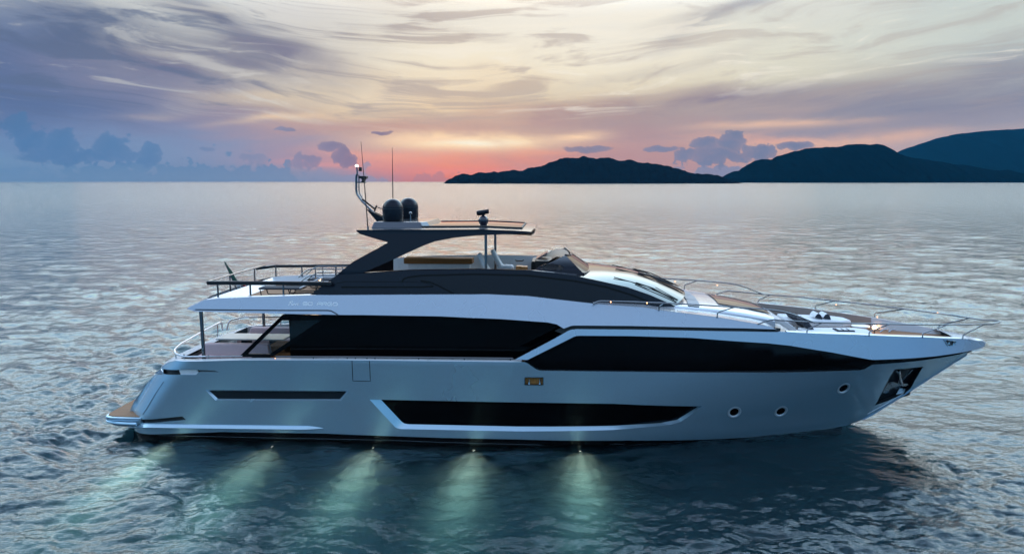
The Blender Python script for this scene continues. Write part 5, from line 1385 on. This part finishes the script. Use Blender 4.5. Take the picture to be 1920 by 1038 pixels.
# two folding sun loungers on the after deck
def lounger(x, y, label):
    t = thing('sun_lounger', label, 'sun lounger', (x, y, 4.25), 'sun loungers on the after deck')
    mb = MB(); mb.box(x - .1, x + 1.35, y - .3, y + .3, 4.52, 4.58); mb.build('seat_mat', 'dark', t, bevel=.02)
    mb = MB(); mb.prism([(x + 1.3, y - .3, 4.54), (x + 1.95, y - .3, 4.86), (x + 1.93, y - .3, 4.91), (x + 1.27, y - .3, 4.59)], (0, .6, 0)); mb.build('backrest', 'cloth', t, bevel=.02)
    for s in (-.28, .28):
        mb = MB(); mb.tube(soft([(x - .05, y + s, 4.53), (x + .0, y + s, 4.28), (x + .9, y + s, 4.28), (x + 1.0, y + s, 4.53)], .08), .018, 6); mb.build('sled_leg', 'black', t)
lounger(-9.5, -.6, 'folding sun lounger nearest the red flag on the after deck')
lounger(-8.9, .35, 'second folding sun lounger beside the stair guard rail')
lounger(-8.6, 1.75, 'folding sun lounger by the far black handrail')
# foredeck sun pads and cushions
def pad(name, outline, z0, z1, mat, label, cat, group=None):
    c = [sum(p[k] for p in outline) / len(outline) for k in (0, 1)]
    t = thing(name, label, cat, (c[0], c[1], z0), group)
    mb = MB(); mb.prism([(x, y, z0) for x, y in outline], (0, 0, (z1 - z0) * .45)); mb.build('pad_base', 'white', t, bevel=.03)
    mb = MB(); mb.prism([(x, y, z0 + (z1 - z0) * .45 + .002) for x, y in outline], (0, 0, (z1 - z0) * .55)); mb.build('pad_top', mat, t, bevel=.05)
    return t
zp = 3.38
o1 = [on_z(a, b, zp)[:2] for a, b in [(1512, 622), (1500, 613), (1622, 615), (1632, 618.5), (1628, 622.5)]]
o1 = [(8.1, -1.95), (8.1, -.55), (9.9, -.45), (10.25, -.7), (10.2, -1.25), (9.9, -1.55)]
pad('sun_pad', o1, DK + .02, zp, 'cloth', 'white sun pad on the near side of the foredeck, with a flat grey towel', 'sun pad', 'foredeck sun pads')
o2 = [(8.1, .55), (8.1, 1.95), (9.9, 1.55), (10.2, 1.25), (10.25, .7), (9.9, .45)]
pad('sun_pad', o2, DK + .02, zp + .04, 'cloth', 'white sun pad on the far side of the foredeck, carrying two rolled headrests', 'sun pad', 'foredeck sun pads')
for i, (px, py) in enumerate([(1530, 591.5), (1546, 592)]):
    q = on_z(px, py, zp + .12); t = thing('headrest', ['rolled grey headrest nearer the seats on the far sun pad', 'rolled grey headrest nearer the bow on the far sun pad'][i], 'headrest', (q[0], q[1], zp + .04), 'headrests on the far sun pad')
    mb = MB(); L = [(q[0] - .13 + .26 * k / 8, q[1], zp + .04 + .20 * math.sin(math.pi * min(1, (k + .6) / 8.6)) ** .7) for k in range(9)]
    mb.prism([(x, q[1] - .28, z) for x, y, z in L], (0, .56, 0)); mb.build('headrest_roll', 'cloth', t, angle=50)
    mb = MB(); mb.prism([(x * .995 + q[0] * .005, q[1] - .285, z - .004) for x, y, z in L], (0, .004, 0)); mb.build('roll_end', 'dark', t, smooth=False)
q = on_z(1582, 617.5, zp + .03); t = thing('vent', 'flat grey and white striped towel on the near foredeck sun pad', 'vent', (q[0], q[1], zp))  # the flat vent on the pad, built as a slatted plate
mb = MB(); mb.box(q[0] - .28, q[0] + .28, q[1] - .22, q[1] + .22, zp + .001, zp + .035); mb.build('vent_plate', 'dark', t, bevel=.01)
mb = MB()
for k in range(3): mb.box(q[0] - .2 + k * .17, q[0] - .09 + k * .17, q[1] - .16, q[1] + .12, zp + .036, zp + .05)
mb.build('vent_slat', 'cloth', t, bevel=.006)
q = on_z(1613, 610.5, 3.25); t = thing('side_table', 'small round white table between the two foredeck sun pads', 'table', (q[0], q[1], DK))
mb = MB(); mb.lathe((q[0], q[1], DK), [(.28, .24), (.30, .25), (.30, .28), (.28, .29)], 24); mb.build('table_top', 'white', t, angle=40)
mb = MB(); mb.tube([(q[0], q[1], DK + .02), (q[0], q[1], DK + .24)], .04, 10); mb.build('table_leg', 'steel', t)
for i, (px, py, yy, lab) in enumerate([(1488, 597, .9, 'dark slate back cushion farthest along the foredeck bench'), (1497, 600, .2, 'dark slate back cushion in the middle of the foredeck bench'), (1509, 606, -.6, 'dark slate back cushion nearest the camera on the foredeck bench')]):
    q = on_y(px, py, yy); t = thing('back_cushion', lab, 'cushion', (q[0], yy, q[2] - .25), 'dark cushions on the foredeck bench')
    mb = MB(); mb.prism([(q[0] - .22, yy - .33, q[2] + .16), (q[0] + .10, yy - .33, q[2] - .26), (q[0] + .26, yy - .33, q[2] - .20), (q[0] - .06, yy - .33, q[2] + .22)], (0, .66, 0)); mb.build('cushion_cover', 'dark', t, bevel=.06)
mb = MB(); mb.box(7.45, 8.1, -1.9, 1.9, DK, 3.22); mb.build('bench', 'white', Y, bevel=.03)
for o in list(bpy.data.objects):
    if '_o' in o: del o['_o']
